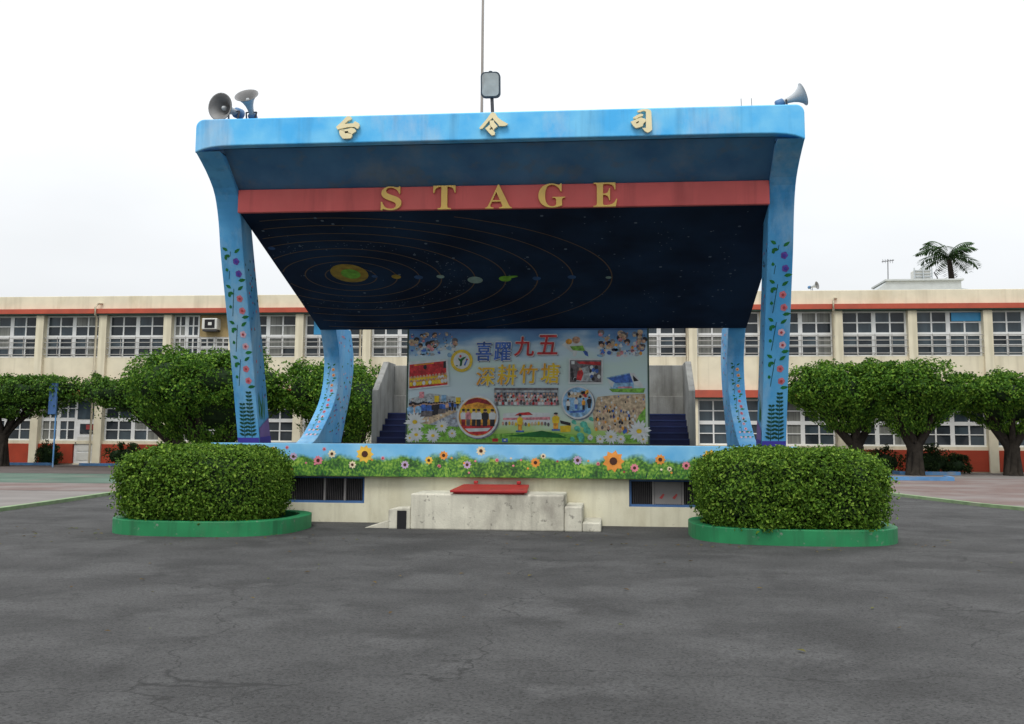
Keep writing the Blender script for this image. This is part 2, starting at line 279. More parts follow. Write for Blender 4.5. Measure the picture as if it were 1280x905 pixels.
class Decal:   # flat painted shapes laid on a surface, fn(u,v,h)->xyz
    def __init__(s, mb, fn, h0=.002): s.mb = mb; s.fn = fn; s.h0 = h0; s.k = 0
    def poly(s, pts, m, layer=0):
        s.k += 1; h = s.h0 + layer*.0022 + (s.k % 9)*.0002
        s.mb.add([s.fn(u, v, h) for u, v in pts], [list(range(len(pts)))], m)
    def ell(s, u, v, a, b, m, layer=0, rot=0, n=12):
        c, q = math.cos(rot), math.sin(rot)
        s.poly([(u+a*math.cos(t)*c-b*math.sin(t)*q, v+a*math.cos(t)*q+b*math.sin(t)*c) for t in [2*math.pi*i/n for i in range(n)]], m, layer)
    def leaf(s, u, v, l, w, rot, m, layer=0):
        c, q = math.cos(rot), math.sin(rot)
        s.poly([(u+x*c-y*q, v+x*q+y*c) for x, y in [(0, 0), (l*.3, w*.5), (l*.65, w*.42), (l, 0), (l*.65, -w*.42), (l*.3, -w*.5)]], m, layer)
    def rect(s, u0, v0, u1, v1, m, layer=0): s.poly([(u0, v0), (u1, v0), (u1, v1), (u0, v1)], m, layer)
    def ring(s, u, v, a, b, w, m, layer=0, n=90, keep=None):
        for i in range(n):
            t0, t1 = 2*math.pi*i/n, 2*math.pi*(i+1)/n
            p = [(u+(a-w/2)*math.cos(t0), v+(b-w/2)*math.sin(t0)), (u+(a+w/2)*math.cos(t0), v+(b+w/2)*math.sin(t0)), (u+(a+w/2)*math.cos(t1), v+(b+w/2)*math.sin(t1)), (u+(a-w/2)*math.cos(t1), v+(b-w/2)*math.sin(t1))]
            if keep is None or all(keep(*q) for q in p):
                s.mb.add([s.fn(x, y, s.h0+layer*.0022) for x, y in p], [(0, 1, 2, 3)], m)
    def person(s, u, v, h, top, legs, layer=0):
        w = h*.17*random.uniform(.85, 1.15)
        s.poly([(u-w*.7, v), (u+w*.7, v), (u+w*.75, v+h*.48), (u-w*.75, v+h*.48)], legs, layer)
        s.poly([(u-w, v+h*.40), (u+w, v+h*.40), (u+w*1.15, v+h*.72), (u+w*.5, v+h*.82), (u-w*.5, v+h*.82), (u-w*1.15, v+h*.72)], top, layer+1)
        s.ell(u, v+h*.90, w*.62, h*.10, M['p_skin'], layer+1, n=8); s.ell(u, v+h*.95, w*.64, h*.07, M['p_blk'], layer+2, n=8)
    def flower(s, u, v, r, np_, mp, mc, layer=0, cr=.36, pw=.30):
        for i in range(np_):
            t = 2*math.pi*(i+random.uniform(-.1, .1))/np_
            s.leaf(u+r*.1*math.cos(t), v+r*.1*math.sin(t), r*.92, r*pw*2, t, mp, layer)
        s.ell(u, v, r*cr, r*cr, mc, layer+2, n=10)

# ------------------------------------------------------------------ foliage
def leaves(pts, nrm, size, asp, rng, jitter=.8, fold=.18):
    n = len(pts)
    d = nrm + rng.normal(0, jitter, (n, 3)); d /= np.linalg.norm(d, axis=1)[:, None]
    a = np.cross(d, rng.normal(0, 1, (n, 3))); a /= np.linalg.norm(a, axis=1)[:, None]+1e-9
    b = np.cross(d, a)
    s = size*rng.uniform(.65, 1.3, n)[:, None]
    v = np.empty((n, 4, 3)); v[:, 0] = pts-a*s*.5; v[:, 1] = pts+b*s*asp*.5+d*s*fold; v[:, 2] = pts+a*s*.5; v[:, 3] = pts-b*s*asp*.5+d*s*fold
    return v.reshape(-1, 3)
def leaf_object(name, vlist, mat_, parent, core=None):
    V = np.concatenate(vlist); o0 = np.array(ORG[parent.name]); n = len(V)//4
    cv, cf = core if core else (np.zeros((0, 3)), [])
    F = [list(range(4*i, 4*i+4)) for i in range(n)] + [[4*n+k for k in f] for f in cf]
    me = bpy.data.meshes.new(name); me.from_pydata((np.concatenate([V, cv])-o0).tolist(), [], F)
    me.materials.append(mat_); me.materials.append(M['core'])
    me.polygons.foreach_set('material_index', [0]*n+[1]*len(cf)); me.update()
    o = bpy.data.objects.new(name, me); COL.objects.link(o); o.parent = parent; ORG[o.name] = ORG[parent.name]
    return o
def sphere_dirs(n, rng):
    d = rng.normal(0, 1, (n, 3)); return d/np.linalg.norm(d, axis=1)[:, None]
def super_pt(d, rad, p):   # superellipsoid radius along direction
    q = np.abs(d/np.array(rad)); k = (q**p).sum(1)**(1/p); return d/k[:, None]
def lump(d, rng_seed, amp, k=26):
    r = np.random.default_rng(rng_seed); c = sphere_dirs(k, r); a = r.uniform(-.4, 1, k)
    w = np.exp(((d@c.T)-1)*16); return 1+amp*(w*a).sum(1)
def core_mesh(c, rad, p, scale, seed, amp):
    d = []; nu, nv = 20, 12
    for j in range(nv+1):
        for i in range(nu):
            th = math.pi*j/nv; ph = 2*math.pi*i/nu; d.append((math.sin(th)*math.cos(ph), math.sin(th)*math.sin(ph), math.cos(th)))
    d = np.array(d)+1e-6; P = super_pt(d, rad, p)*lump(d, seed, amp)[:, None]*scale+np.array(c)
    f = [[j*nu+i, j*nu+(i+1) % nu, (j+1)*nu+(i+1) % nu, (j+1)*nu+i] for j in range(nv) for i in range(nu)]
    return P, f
def lobe(c, rad, p, n, size, seed, amp=.12, asp=.6, clump=.0, ncl=0, depth=.16, low_cut=None, sprout=.03):
    rng = np.random.default_rng(seed)
    if ncl:
        cd = sphere_dirs(ncl, rng); cr = rng.uniform(.9, 1.04, ncl)
        k = rng.integers(0, ncl, n); d = cd[k]+rng.normal(0, clump, (n, 3)); d /= np.linalg.norm(d, axis=1)[:, None]; rr = cr[k]
    else: d = sphere_dirs(n, rng); rr = np.ones(n)
    rr = rr*(1-depth*rng.random(n)**1.6)+(rng.random(n) < sprout)*rng.uniform(0, .09, n)
    P = super_pt(d, rad, p)*(lump(d, seed, amp)*rr)[:, None]
    P += rng.normal(0, size*.25, P.shape)
    nr = d/np.array(rad)**1.0; nr /= np.linalg.norm(nr, axis=1)[:, None]; nr[:, 2] += .35
    P = P+np.array(c)
    if low_cut is not None:
        ok = P[:, 2] > low_cut; P, nr = P[ok], nr[ok]
    return leaves(P, nr, size, asp, rng)
def merge_cores(cs):
    V = []; F = []; b = 0
    for v, f in cs:
        V.append(v); F += [[b+k for k in q] for q in f]; b += len(v)
    return np.concatenate(V), F

# ------------------------------------------------------------------ setting: ground
def sheet(name, pts, z, m):
    mb = MB(); mb.add([(x, y, z) for x, y in pts], [list(range(len(pts)))], m); return struct(mb.build(name))
sheet('ground', [(-900, -400), (900, -400), (900, 1500), (-900, 1500)], 0, M['ground'])
apron = [(-14, -30), (-9.6, 8), (-10.0, 14), (-10.45, 18), (-10.8, 20.5), (-11.0, 22), (-10.6, 24.5), (-9.2, 27), (-6.5, 28.6), (-2, 29.0), (3, 28.6), (5.6, 27.2), (6.6, 25), (6.95, 23), (7.3, 21), (8.1, 18.5), (9.6, 16.5), (12, 15), (24, 13.4), (24, -30)]
brick = [(-30, 22.6), (-11.02, 22.6), (-10.7, 24.6), (-9.3, 27.1), (-6.5, 28.7), (-2, 29.1), (3, 28.7), (5.7, 27.3), (6.7, 25.1), (7.05, 23.1), (7.4, 21.1), (8.2, 18.6), (9.7, 16.6), (12.1, 15.1), (40, 13.2), (40, 37.5), (-30, 37.5)]
sheet('brick_paving', brick, .004, M['brick'])
sheet('asphalt_road', apron, .008, M['asphalt'])
sheet('green_court', [(-40, 26.4), (-12.2, 26.4), (-11.5, 29.5), (-11.5, 33.2), (-40, 33.2)], .008, M['court'])
sheet('lane', [(-50, 33.3), (-9, 33.3), (-9, 42.5), (-50, 42.5)], .008, M['roadm'])
def kerb(name, pts, w, h, m):
    mb = MB(); n = len(pts); P = [Vector((x, y, 0)) for x, y in pts]; L_ = []; R_ = []
    for i in range(n):
        d = (P[min(i+1, n-1)]-P[max(i-1, 0)]).normalized(); q = Vector((-d.y, d.x, 0))*w/2; L_.append(P[i]+q); R_.append(P[i]-q)
    up = Vector((0, 0, h)); vs = L_+R_+[p+up for p in L_]+[p+up for p in R_]
    fs = []
    for i in range(n-1): fs += [(2*n+i, 2*n+i+1, 3*n+i+1, 3*n+i), (i, i+1, 2*n+i+1, 2*n+i), (n+i, n+i+1, 3*n+i+1, 3*n+i)]
    fs += [(0, n, 3*n, 2*n), (n-1, 2*n-1, 4*n-1, 3*n-1)]
    mb.add(vs, fs, m); return struct(mb.build(name))
kerb('kerb', apron[1:19], .13, .07, M['kerbgreen'])
kerb('kerb', [(9.2, 36.2), (9.35, 35.0), (11.3, 34.9), (11.5, 36.2)], .16, .13, M['kerbblue'])
kerb('kerb', [(11.4, 42.2), (11.4, 41.3), (13.6, 41.2), (13.6, 42.2)], .16, .13, M['kerbblue'])
kerb('kerb', [(-30, 42.6), (-24.7, 42.6)], .2, .12, M['kerbblue'])
kerb('kerb', [(-23.4, 42.6), (-14, 42.6)], .2, .12, M['kerbblue'])

# ------------------------------------------------------------------ stage
X0, X1 = -6.10, 2.71
IX0, IX1 = -5.73, 2.335
stage = thing('outdoor_stage', (-1.7, 15.5, 0), 'blue painted concrete outdoor stage with overhanging canopy, red beam and solar system ceiling', 'stage')

def interp(tab, z):
    if z <= tab[0][0]: a, b = tab[0], tab[1]
    elif z >= tab[-1][0]: a, b = tab[-2], tab[-1]
    else:
        i = max(k for k in range(len(tab)-1) if tab[k][0] <= z); a, b = tab[i], tab[i+1]
    t = (z-a[0])/(b[0]-a[0]); return a[1]+(b[1]-a[1])*t
def smooth(tab, n=40):   # Catmull-Rom of (z, y)
    P = [tab[0]]+list(tab)+[tab[-1]]; out = []
    for i in range(1, len(P)-2):
        for k in range(n//(len(tab)-1)+1):
            t = k/(n//(len(tab)-1)+1); p0, p1, p2, p3 = P[i-1], P[i], P[i+1], P[i+2]
            out.append(tuple(.5*((2*p1[j])+(-p0[j]+p2[j])*t+(2*p0[j]-5*p1[j]+4*p2[j]-p3[j])*t*t+(-p0[j]+3*p1[j]-3*p2[j]+p3[j])*t**3) for j in (0, 1)))
    out.append(tab[-1]); return out

# platform slab with painted edge
mb = MB(); mb.box(-6.07, 14.96, .72, 2.66, 20.35, 1.17, M['greyconc']); platform = mb.build('platform', stage, bevel=.01)
mb = MB(); mb.box(-6.10, 14.88, .695, 2.69, 14.96, 1.183, M['mural'])
mb.box(-6.10, 14.962, .695, -6.072, 20.3, 1.183, M['mural']); mb.box(2.662, 14.962, .695, 2.69, 20.3, 1.183, M['mural'])
dc = Decal(mb, lambda u, v, h: (u, 14.88-h, v))
def fl(px, pz, r, kind, n=9):
    mp = {'y': 'petaly', 'o': 'petalo', 'p': 'petalp', 'l': 'petall', 'w': 'petalw'}[kind]
    dc.flower(px, pz, r, n, M[mp], M['seed'])
sx = lambda px: -6.098 + (px-267)/(995-267)*8.777
for px, pz, r, k, n in [(349, 1.06, .075, 'y', 9), (375.5, .985, .065, 'l', 9), (407.5, .93, .075, 'p', 9), (425, 1.03, .065, 'w', 8), (467, 1.03, .135, 'y', 9), (451.5, .87, .06, 'w', 8), (518, .875, .065, 'l', 9), (548, .945, .065, 'y', 8), (566.5, 1.02, .07, 'o', 9), (613, 1.09, .075, 'w', 9), (596, .885, .065, 'l', 8), (680.5, .925, .075, 'o', 9), (690, 1.02, .045, 'w', 7), (732, .965, .07, 'l', 9), (775.5, .955, .16, 'o', 9), (801, .86, .065, 'p', 9), (832, .985, .08, 'o', 9), (863, .90, .065, 'p', 9), (892, 1.02, .12, 'y', 9), (843, .85, .04, 'w', 7), (972, 1.1, .065, 'p', 9), (300, .97, .06, 'y', 8), (325, .90, .07, 'p', 9), (928, .93, .07, 'y', 9)]:
    fl(sx(px), pz, r, k, n)
for i in range(26):
    u = random.uniform(-5.9, 2.5); dc.ell(u, random.uniform(.76, 1.0), .018, .016, M[random.choice(['petalp', 'tinyred', 'petaly', 'petalw', 'petalo'])], n=7)
for px, pz in [(367, 1.12), (415, 1.1), (490, .97), (561, .86), (633, .955), (757, .915)]: dc.flower(sx(px), pz, .033, 6, M['petalp'], M['tinyred'])
for i in range(160):   # painted grass blades and tufts along the lower edge
    u = random.uniform(-6.05, 2.62); v = .70+random.random()**2*.12; dc.leaf(u, v, random.uniform(.04, .12), .012, R(random.uniform(60, 120)), M[random.choice(['leafp', 'leafd', 'leafp'])])
mb.build('painted_border', stage, bevel=.008)

# front wall with two barred openings
mb = MB(); Yw = 15.0
wl = [(-5.02, -3.71), (.26, 1.57)]
xs = [-6.05, *wl[0], *wl[1], 2.64]
for i in range(5):
    a, b = xs[i], xs[i+1]
    if i in (1, 3): mb.box(a, Yw, -.05, b, 15.25, .29, M['stagewall']); mb.box(a, Yw, .685, b, 15.25, .718, M['stagewall'])
    else: mb.box(a, Yw, -.05, b, 15.25, .718, M['stagewall'])
mb.box(-6.05, 15.25, -.05, -5.85, 20.3, .718, M['stagewall']); mb.box(2.44, 15.25, -.05, 2.64, 20.3, .718, M['stagewall']); mb.box(-5.85, 20.1, -.05, 2.44, 20.3, .718, M['stagewall'])
mb.build('front_wall', stage)
for i, (a, b) in enumerate(wl):
    mb = MB(); y0 = 15.04
    mb.box(a, y0, .29, b, y0+.05, .325, M['bluef']); mb.box(a, y0, .66, b, y0+.05, .685, M['bluef']); mb.box(a, y0, .325, a+.035, y0+.05, .66, M['bluef']); mb.box(b-.035, y0, .325, b, y0+.05, .66, M['bluef'])
    w = mb.build('basement_window', stage)
    mb = MB(); mb.box(a+.035, y0+.06, .325, b-.035, y0+.07, .66, M['black'])
    n = 44
    for k in range(1, n):
        x = a+.035+(b-a-.07)*k/n; mb.box(x-.004, y0+.025, .325, x+.004, y0+.035, .66, M['grille'])
    for x in ((a+(b-a)*.52, a+(b-a)*.76) if i == 0 else (a+(b-a)*.27, a+(b-a)*.60)): mb.box(x-.014, y0+.005, .325, x+.014, y0+.045, .66, M['greyboard'])
    if i:
        mb.box(a+(b-a)*.285, y0+.015, .33, a+(b-a)*.585, y0+.022, .655, M['greyboard'])
        for hx in (a+.47, a+.66): mb.add([(hx-.03, y0+.012, .42), (hx+.01, y0+.012, .405), (hx+.05, y0+.012, .47), (hx+.03, y0+.012, .485), (hx, y0+.012, .455)], [(0, 1, 2, 3, 4)], M['handred'])
    mb.build('grille', w)

# canopy fascia: one long rounded beam of sky-blue paint, ends turned down to meet the posts
mb = MB(); poly = []
zt, zb = 5.945, 5.535
def arc(cx, cz, r, a0, a1, n=7): return [(cx+r*math.cos(R(a0+(a1-a0)*i/n)), cz+r*math.sin(R(a0+(a1-a0)*i/n))) for i in range(n+1)]
poly += [(x, zb) for x in (-5.35, -3, 0, 1.95)]
poly += [(2.30, zb-.006), (2.46, zb-.02), (2.58, zb-.045), (2.66, zb-.075), (X1, zb-.10)]
poly += arc(X1-.12, zt-.12, .12, 0, 90) + arc(X0+.12, zt-.12, .12, 90, 180)
poly += [(X0, zb-.10), (X0+.05, zb-.075), (X0+.13, zb-.045), (X0+.25, zb-.02), (X0+.41, zb-.006)]
mb.extrude(poly, lambda u, v, d: (u, d, v), M['fascia'], 13.85, 14.02)
mb.build('canopy_fascia', stage, bevel=.02, seg=3)
# roof: solid wedge from fascia to the rear edge
mb = MB()
prof = [(14.021, 5.56), (14.021, 5.90), (15.2, 5.72), (19.3, 3.78), (19.32, 3.43), (19.2, 3.43), (14.95, 4.76), (14.95, 5.06), (14.71, 5.10)]
mb.extrude(prof, lambda u, v, d: (d, u, v), M['soffit'], IX0+.004, IX1-.004)
mb.extrude([(14.022, 5.475), (14.022, 5.90), (14.9, 5.76), (14.9, 5.475)], lambda u, v, d: (d, u, v), M['soffit'], X0+.015, IX0+.002); mb.extrude([(14.022, 5.475), (14.022, 5.90), (14.9, 5.76), (14.9, 5.475)], lambda u, v, d: (d, u, v), M['soffit'], IX1-.002, X1-.015)
mb.extrude([(15.46, 5.58), (19.298, 3.775), (19.318, 3.435), (19.2, 3.435), (15.46, 4.605)], lambda u, v, d: (d, u, v), M['soffit'], IX1-.003, 2.565)
mb.build('roof', stage)
mb = MB(); n = 10; vs = []; fs = []
for i in range(n+1):
    t = i/n; y = 14.70-(14.70-14.02)*t; z = 5.075+(5.53-5.075)*(t**1.05); vs += [(IX0+.0, y, z), (IX1, y, z), (IX0, y+.02, z+.03), (IX1, y+.02, z+.03)]
for i in range(n): fs += [(4*i, 4*i+1, 4*i+5, 4*i+4)]
mb.add(vs, fs, M['soffit'], True); mb.build('soffit', stage)
mb = MB(); mb.box(IX0, 14.66, 4.715, IX1, 14.738, 5.075, M['beam']); mb.build('beam', stage, bevel=.012)
# night-sky ceiling panel with its painted solar system
A = Vector((0, 14.742, 4.745)); B = Vector((0, 19.25, 3.40)); T = (B-A).normalized(); NRM = Vector((0, -T.z, T.y))
LEN = (B-A).length
def cfn(u, s, h): p = A+T*s-NRM*h; return (u, p.y, p.z)
mb = MB(); mb.extrude([(IX0, 0), (IX1, 0), (IX1, .76), (2.57, .78), (2.57, LEN), (IX0, LEN)], cfn, M['navy'], 0, -.04)
dc = Decal(mb, lambda u, s, h: cfn(u, s+.21, h))
keep = lambda u, s: IX0+.03 < u < (IX1 if s < .7 else 2.57)-.03 and .0 < s < LEN-.25
cu, cs = -4.52, 2.02
for a, b in [(.45, .36), (.81, .58), (1.21, .81), (1.59, 1.08), (2.18, 1.38), (2.72, 1.64), (3.27, 1.92), (3.88, 2.18), (4.55, 2.46)]:
    dc.ring(cu+.0, cs+.06+.03*a, a, b, .022, M['orbit'], 0, 110, keep)
dc.ell(-4.52, 1.97, .33, .36, M['sunyellow'], 1, n=22); dc.ell(-4.50, 1.99, .17, .19, M['sungreen'], 2, n=18)
for u, s, r, m in [(-4.1, 2.1, .055, 'plblue'), (-3.72, 2.12, .085, 'sunyellow'), (-3.33, 2.15, .08, 'plblue'), (-2.94, 2.13, .07, 'plgrey'), (-2.35, 2.28, .135, 'plgrey'), (-1.82, 2.24, .11, 'sungreen'), (-1.27, 2.24, .075, 'plblue'), (-.66, 2.2, .075, 'plblue'), (-.03, 2.23, .05, 'plgrey'), (-5.6, 1.0, .06, 'plblue')]:
    dc.ell(u, s, r, r*1.0, M[m], 1, n=14)
dc.ell(-1.75, 2.18, .17, .045, M['sungreen'], 2, rot=-.25); 
rs = random.Random(5)
for i in range(150):
    u, s = rs.uniform(IX0+.1, IX1-.06), rs.uniform(.0, LEN-.3); r = rs.choice([.009, .012, .012, .018, .028]); dc.ell(u, s, r, r, M['star'], 0, n=6)
for i in range(150):   # asteroid belt between the fourth and fifth orbits
    t = rs.uniform(0, 2*math.pi); k = rs.uniform(.9, 1.1); u, s = cu+1.9*k*math.cos(t), cs+.12+1.22*k*math.sin(t)
    if keep(u, s): dc.ell(u, s, .012, .012, M['star'], 0, n=5)
for cx_, cs_, n in [(.9, .9, 12), (-.1+.9, 3.0, 10), (1.6, 2.0, 6)]:
    for i in range(n): dc.ell(cx_+rs.gauss(0, .2), cs_+rs.gauss(0, .22), .011, .011, M['star'], 0, n=5)
mb.build('ceiling', stage)

# posts
FF = smooth([(1.17, 16.02), (2.5, 15.57), (3.3, 15.28), (4.1, 14.98), (4.65, 14.82), (5.0, 14.64), (5.2, 14.40), (5.34, 14.14), (5.43, 13.93), (5.46, 13.87)])
FR = smooth([(1.17, 16.56), (2.55, 16.08), (4.18, 15.46), (4.75, 15.24), (5.20, 15.05), (5.47, 14.9)])
BF = smooth([(1.17, 17.95), (1.2, 18.08), (1.3, 18.34), (1.45, 18.62), (1.7, 19.02), (2.0, 19.40), (2.4, 19.64), (2.9, 19.66), (3.45, 19.32), (3.55, 19.25)])
BR = smooth([(1.17, 19.95), (1.7, 20.28), (2.25, 20.62), (2.9, 20.80), (3.55, 20.5)])
def column(xa, xb, F_, R_, zs, inner, decor, rear=False):
    mb = MB(); vs = []; fs = []
    for z in zs:
        yf, yr = interp(F_, z), interp(R_, z); vs += [(xa, yf, z), (xb, yf, z), (xb, yr, z), (xa, yr, z)]
    n = len(zs)
    for i in range(n-1):
        for k in range(4): fs.append((4*i+k, 4*i+(k+1) % 4, 4*i+4+(k+1) % 4, 4*i+4+k))
    fs += [(3, 2, 1, 0), (4*n-4, 4*n-3, 4*n-2, 4*n-1)]
    mb.add(vs, fs, M['post'])
    def ffn(u, v, h):
        y0, y1 = interp(F_, v-.02), interp(F_, v+.02); nz = Vector((0, -.04, y1-y0)).normalized(); p = Vector((xa+u, interp(F_, v), v))+nz*h; return tuple(p)
    sgn = 1 if inner == xb else -1
    def sfn(u, v, h): return (inner+sgn*h, interp(F_, v)+u, v)
    decor(Decal(mb, ffn), Decal(mb, sfn), xb-xa); return mb.build('column', stage, bevel=.012)
def sprig(d, u, v, s, rose1, rose2):
    for a, b, rot, l in [(-.06, .17, 150, .085), (.03, .14, 35, .10), (-.03, .10, 175, .085), (-.085, .05, 110, .06), (-.09, -.10, 100, .05)]:
        d.leaf(u+a*s, v+b*s, l*s, .042*s, R(rot), M['leafp'])
    for a, b, m in [(.045, .03, rose1), (.065, -.13, rose2)]:
        for k in range(5):
            t = k*1.256; d.ell(u+a*s+.022*s*math.cos(t), v+b*s+.022*s*math.sin(t), .026*s, .026*s, M[m], 0, n=8)
        d.ell(u+a*s, v+b*s, .018*s, .018*s, M['tinyred' if m != 'rosev' else 'purple'], 3, n=7)
    d.leaf(u+.05*s, v-.22*s, .11*s, .045*s, R(8), M['leafp'])
    d.poly([(u-.08*s, v-.2*s), (u-.072*s, v-.2*s), (u-.02*s, v+.16*s), (u-.028*s, v+.16*s)], M['leafd'])
def front_decor(seed):
    def f(d, sd, w):
        r = random.Random(seed)
        for z, a, b in [(3.98, 'rosev', 'rosev'), (3.42, 'rosep', 'rosep'), (2.87, 'rosel', 'rosel'), (2.33, 'rosep', 'rosep')]: sprig(d, w*.52, z, 1.16, a, b)
        d.rect(.004, 1.172, w-.004, 1.265, M['purple'])
        for u, zt_ in [(w*.36, 1.80), (w*.68, 2.0)]:
            d.poly([(u-.006, 1.27), (u+.006, 1.27), (u+.003, zt_), (u-.003, zt_)], M['leafd'])
            z = 1.30
            while z < zt_:
                for q in (25, 155): d.leaf(u, z, .10*(1-.45*(z-1.3)/(zt_-1.3)), .038, R(q), M['leafd'], 1)
                z += .062
        for k in range(36):
            z = r.uniform(1.9, 4.2); u = r.uniform(.05, interp(FR, z)-interp(FF, z)-.05); sd.ell(u, z, r.uniform(.012, .03), r.uniform(.012, .03), M[r.choice(['purple', 'tinyred', 'leafd', 'leafd', 'rosep'])], 0, n=7)
        for k in range(5): sd.leaf(.10+.05*k, 1.55, r.uniform(.2, .55), .05, R(r.uniform(75, 105)), M['leafp'])
        sd.poly([(.004, 1.18), (.53, 1.18), (.50, 1.60), (.02, 1.42)], M['lilac'], 2); sd.poly([(.004, 1.18), (.53, 1.18), (.53, 1.30), (.01, 1.27)], M['purple'], 3)
    return f
def back_decor(seed):
    def f(d, sd, w):
        r = random.Random(seed)
        for i, z in enumerate([2.62, 2.30, 2.0, 1.76, 1.56]): sprig(d, w*.5, z, .72-.03*i, ['roseo', 'roseo', 'rosep', 'rosep', 'rosel'][i], ['roseo', 'rosep', 'rosep', 'rosel', 'rosel'][i])
        for z in (1.42, 1.33): 
            for u in (.08, .16, .24): d.ell(u, z, .02, .02, M['rosel'], 0, n=7); d.leaf(u+.02, z, .05, .02, R(20), M['leafp'])
        for k in range(60):
            z = r.uniform(1.35, 3.35); u = r.uniform(.1, max(.2, interp(BR, z)-interp(BF, z)-.1)); sd.ell(u, z, r.uniform(.02, .05), r.uniform(.012, .028), M[r.choice(['purple', 'rosep', 'leafp', 'leafp', 'tinyred', 'rosel'])], 0, n=7)
    return f
zf = [1.17+(5.46-1.17)*i/46 for i in range(47)]
zbk = [1.17+.012*i for i in range(10)]+[1.30+(3.52-1.30)*i/36 for i in range(37)]
column(X0, IX0, FF, FR, zf, IX0, front_decor(1)); column(IX1, X1, FF, FR, zf, IX1, front_decor(2))
column(-5.76, -5.44, BF, BR, zbk, -5.44, back_decor(3)); column(2.25, 2.57, BF, BR, zbk, 2.25, back_decor(4))

# gold letters S T A G E on the red beam
for ch, x0, x1 in [('\U0001d412', -3.465, -3.15), ('\U0001d413', -2.66, -2.32), ('\U0001d400', -1.865, -1.465), ('\U0001d406', -1.065, -.665), ('\U0001d404', -.245, .11)]:
    vs, fs = fit_text(ch, x0, 4.708, x1, 5.072); mb = MB(); solid_text(mb, vs, fs, lambda u, v, d: (u, d, v), M['gold'], 14.615, 14.655); mb.build('letter', stage)
# brush-written sign characters on the fascia
def ring_poly(o, h): return o+[o[0]]+h[::-1]+[h[-1]]
GL = [((470, 460), (-3.785, 5.75), 18.1, [
   [(440,190),(500,185),(545,205),(560,260),(460,310),(390,370),(330,420),(250,440),(200,430),(270,370),(350,290)],
   [(195,430),(390,375),(610,365),(620,330),(650,320),(740,370),(755,430),(720,500),(680,495),(640,455),(480,455),(300,490),(230,510),(200,470)],
   ring_poly([(280,520),(420,510),(560,480),(640,500),(680,560),(580,630),(580,690),(540,735),(360,735),(290,650),(265,570)], [(400,585),(420,610),(460,600),(495,552),(430,558)])]),
  ((490, 480), (-1.66, 5.75), 18.1, [
   [(440,215),(490,200),(530,235),(490,330),(400,400),(330,480),(240,590),(190,600),(165,575),(260,460),(350,350)],
   [(470,205),(540,225),(600,330),(700,410),(840,490),(820,520),(760,540),(640,540),(580,460),(500,380),(480,330)],
   ring_poly([(410,400),(510,405),(520,450),(600,545),(520,610),(500,650),(540,690),(530,750),(470,765),(420,720),(310,590),(420,500)], [(405,610),(440,630),(475,570),(440,585)])]),
  ((510, 460), (.452, 5.745), 19.25, [
   [(400,215),(500,180),(640,165),(730,210),(745,250),(760,700),(700,750),(650,770),(590,735),(520,650),(610,650),(615,240),(560,215),(470,250),(420,245)],
   [(300,385),(400,320),(490,290),(550,310),(540,345),(460,370),(380,415),(310,410)],
   ring_poly([(240,490),(400,420),(490,385),(600,430),(610,480),(550,540),(540,600),(440,640),(370,650),(310,600)], [(365,520),(390,540),(445,505),(435,475)])])]
for (cx, cy), (X, Z), k, polys in GL:
    mb = MB(); s = .01112/k
    for i, p in enumerate(polys): mb.extrude([(X+(x-cx)*s, Z-(y-cy)*s) for x, y in p][::-1], lambda u, v, d: (u, d, v), M['palegold'], 13.795-.003*i, 13.835)
    mb.build('character', stage)

# ------------------------------------------------------------------ stage rear staircase
st = thing('staircase', (-1.63, 21.2, 0), 'grey concrete staircase with navy steps and parapet walls behind the banner', 'staircase')
mb = MB(); mb.box(-4.80, 21.9, 0, 1.56, 22.05, 2.89, M['greyconc']); mb.box(-4.80, 21.84, 0, 1.56, 21.898, 2.22, M['greyconc']); mb.build('back_wall', st, bevel=.01)
for xa, xb in ((-4.93, -4.802), (1.562, 1.69)):
    mb = MB(); mb.extrude([(20.4, 0), (20.4, 2.27), (21.35, 2.93), (22.07, 2.93), (22.07, 0)], lambda u, v, d: (d, u, v), M['greyconc'], xa, xb); mb.build('side_wall', st, bevel=.015)
for xa, xb in ((-4.80, -3.3), (.1, 1.56)):
    mb = MB()
    for k in range(5): mb.box(xa, 20.36+.24*k, .2, xb, 20.36+.24*(k+1) if k < 4 else 21.838, 1.30+.13*k, M['steps'])
    for k in range(5): mb.box(xa+.002, 20.352+.24*k, 1.272+.13*k, xb-.002, 20.40+.24*k, 1.304+.13*k, M['nosing'])
    mb.build('step_flight', st)

# ------------------------------------------------------------------ banner
BX0, BX1, BZ0, BZ1, BY = -3.93, .70, 1.19, 3.40, 19.20
ban = thing('banner', (-1.615, BY, 1.18), 'large printed school banner with photo collage, flowers and Chinese title hanging at the stage rear', 'banner')
mb = MB(); mb.box(BX0, BY, BZ0, BX1, BY+.05, BZ1, M['banner'])
for a in (BX0-.03, BX1): mb.box(a, BY-.01, BZ0-.01, a+.03, BY+.06, BZ1, M['darkgreen'])
mb.box(BX0, BY-.01, BZ1-.03, BX1, BY-.001, BZ1, M['bluef']); mb.box(BX0, BY-.012, BZ0-.012, BX1, BY-.001, BZ0+.012, M['darkgreen'])
U = lambda px: BX0+(px-512.5)/(809-512.5)*(BX1-BX0)
V = lambda py: BZ0+(555-py)/(555-411.5)*(BZ1-BZ0)
K = (BX1-BX0)/296.5
bf = lambda u, v, h: (u, BY-h, v)
d = Decal(mb, bf); rr = random.Random(11)
P = lambda pts, m, l=0: d.poly([(U(x), V(y)) for x, y in pts], M[m], l)
EL = lambda x, y, a, b, m, l=0, rot=0, n=12: d.ell(U(x), V(y), a*K, b*K, M[m], l, rot, n)
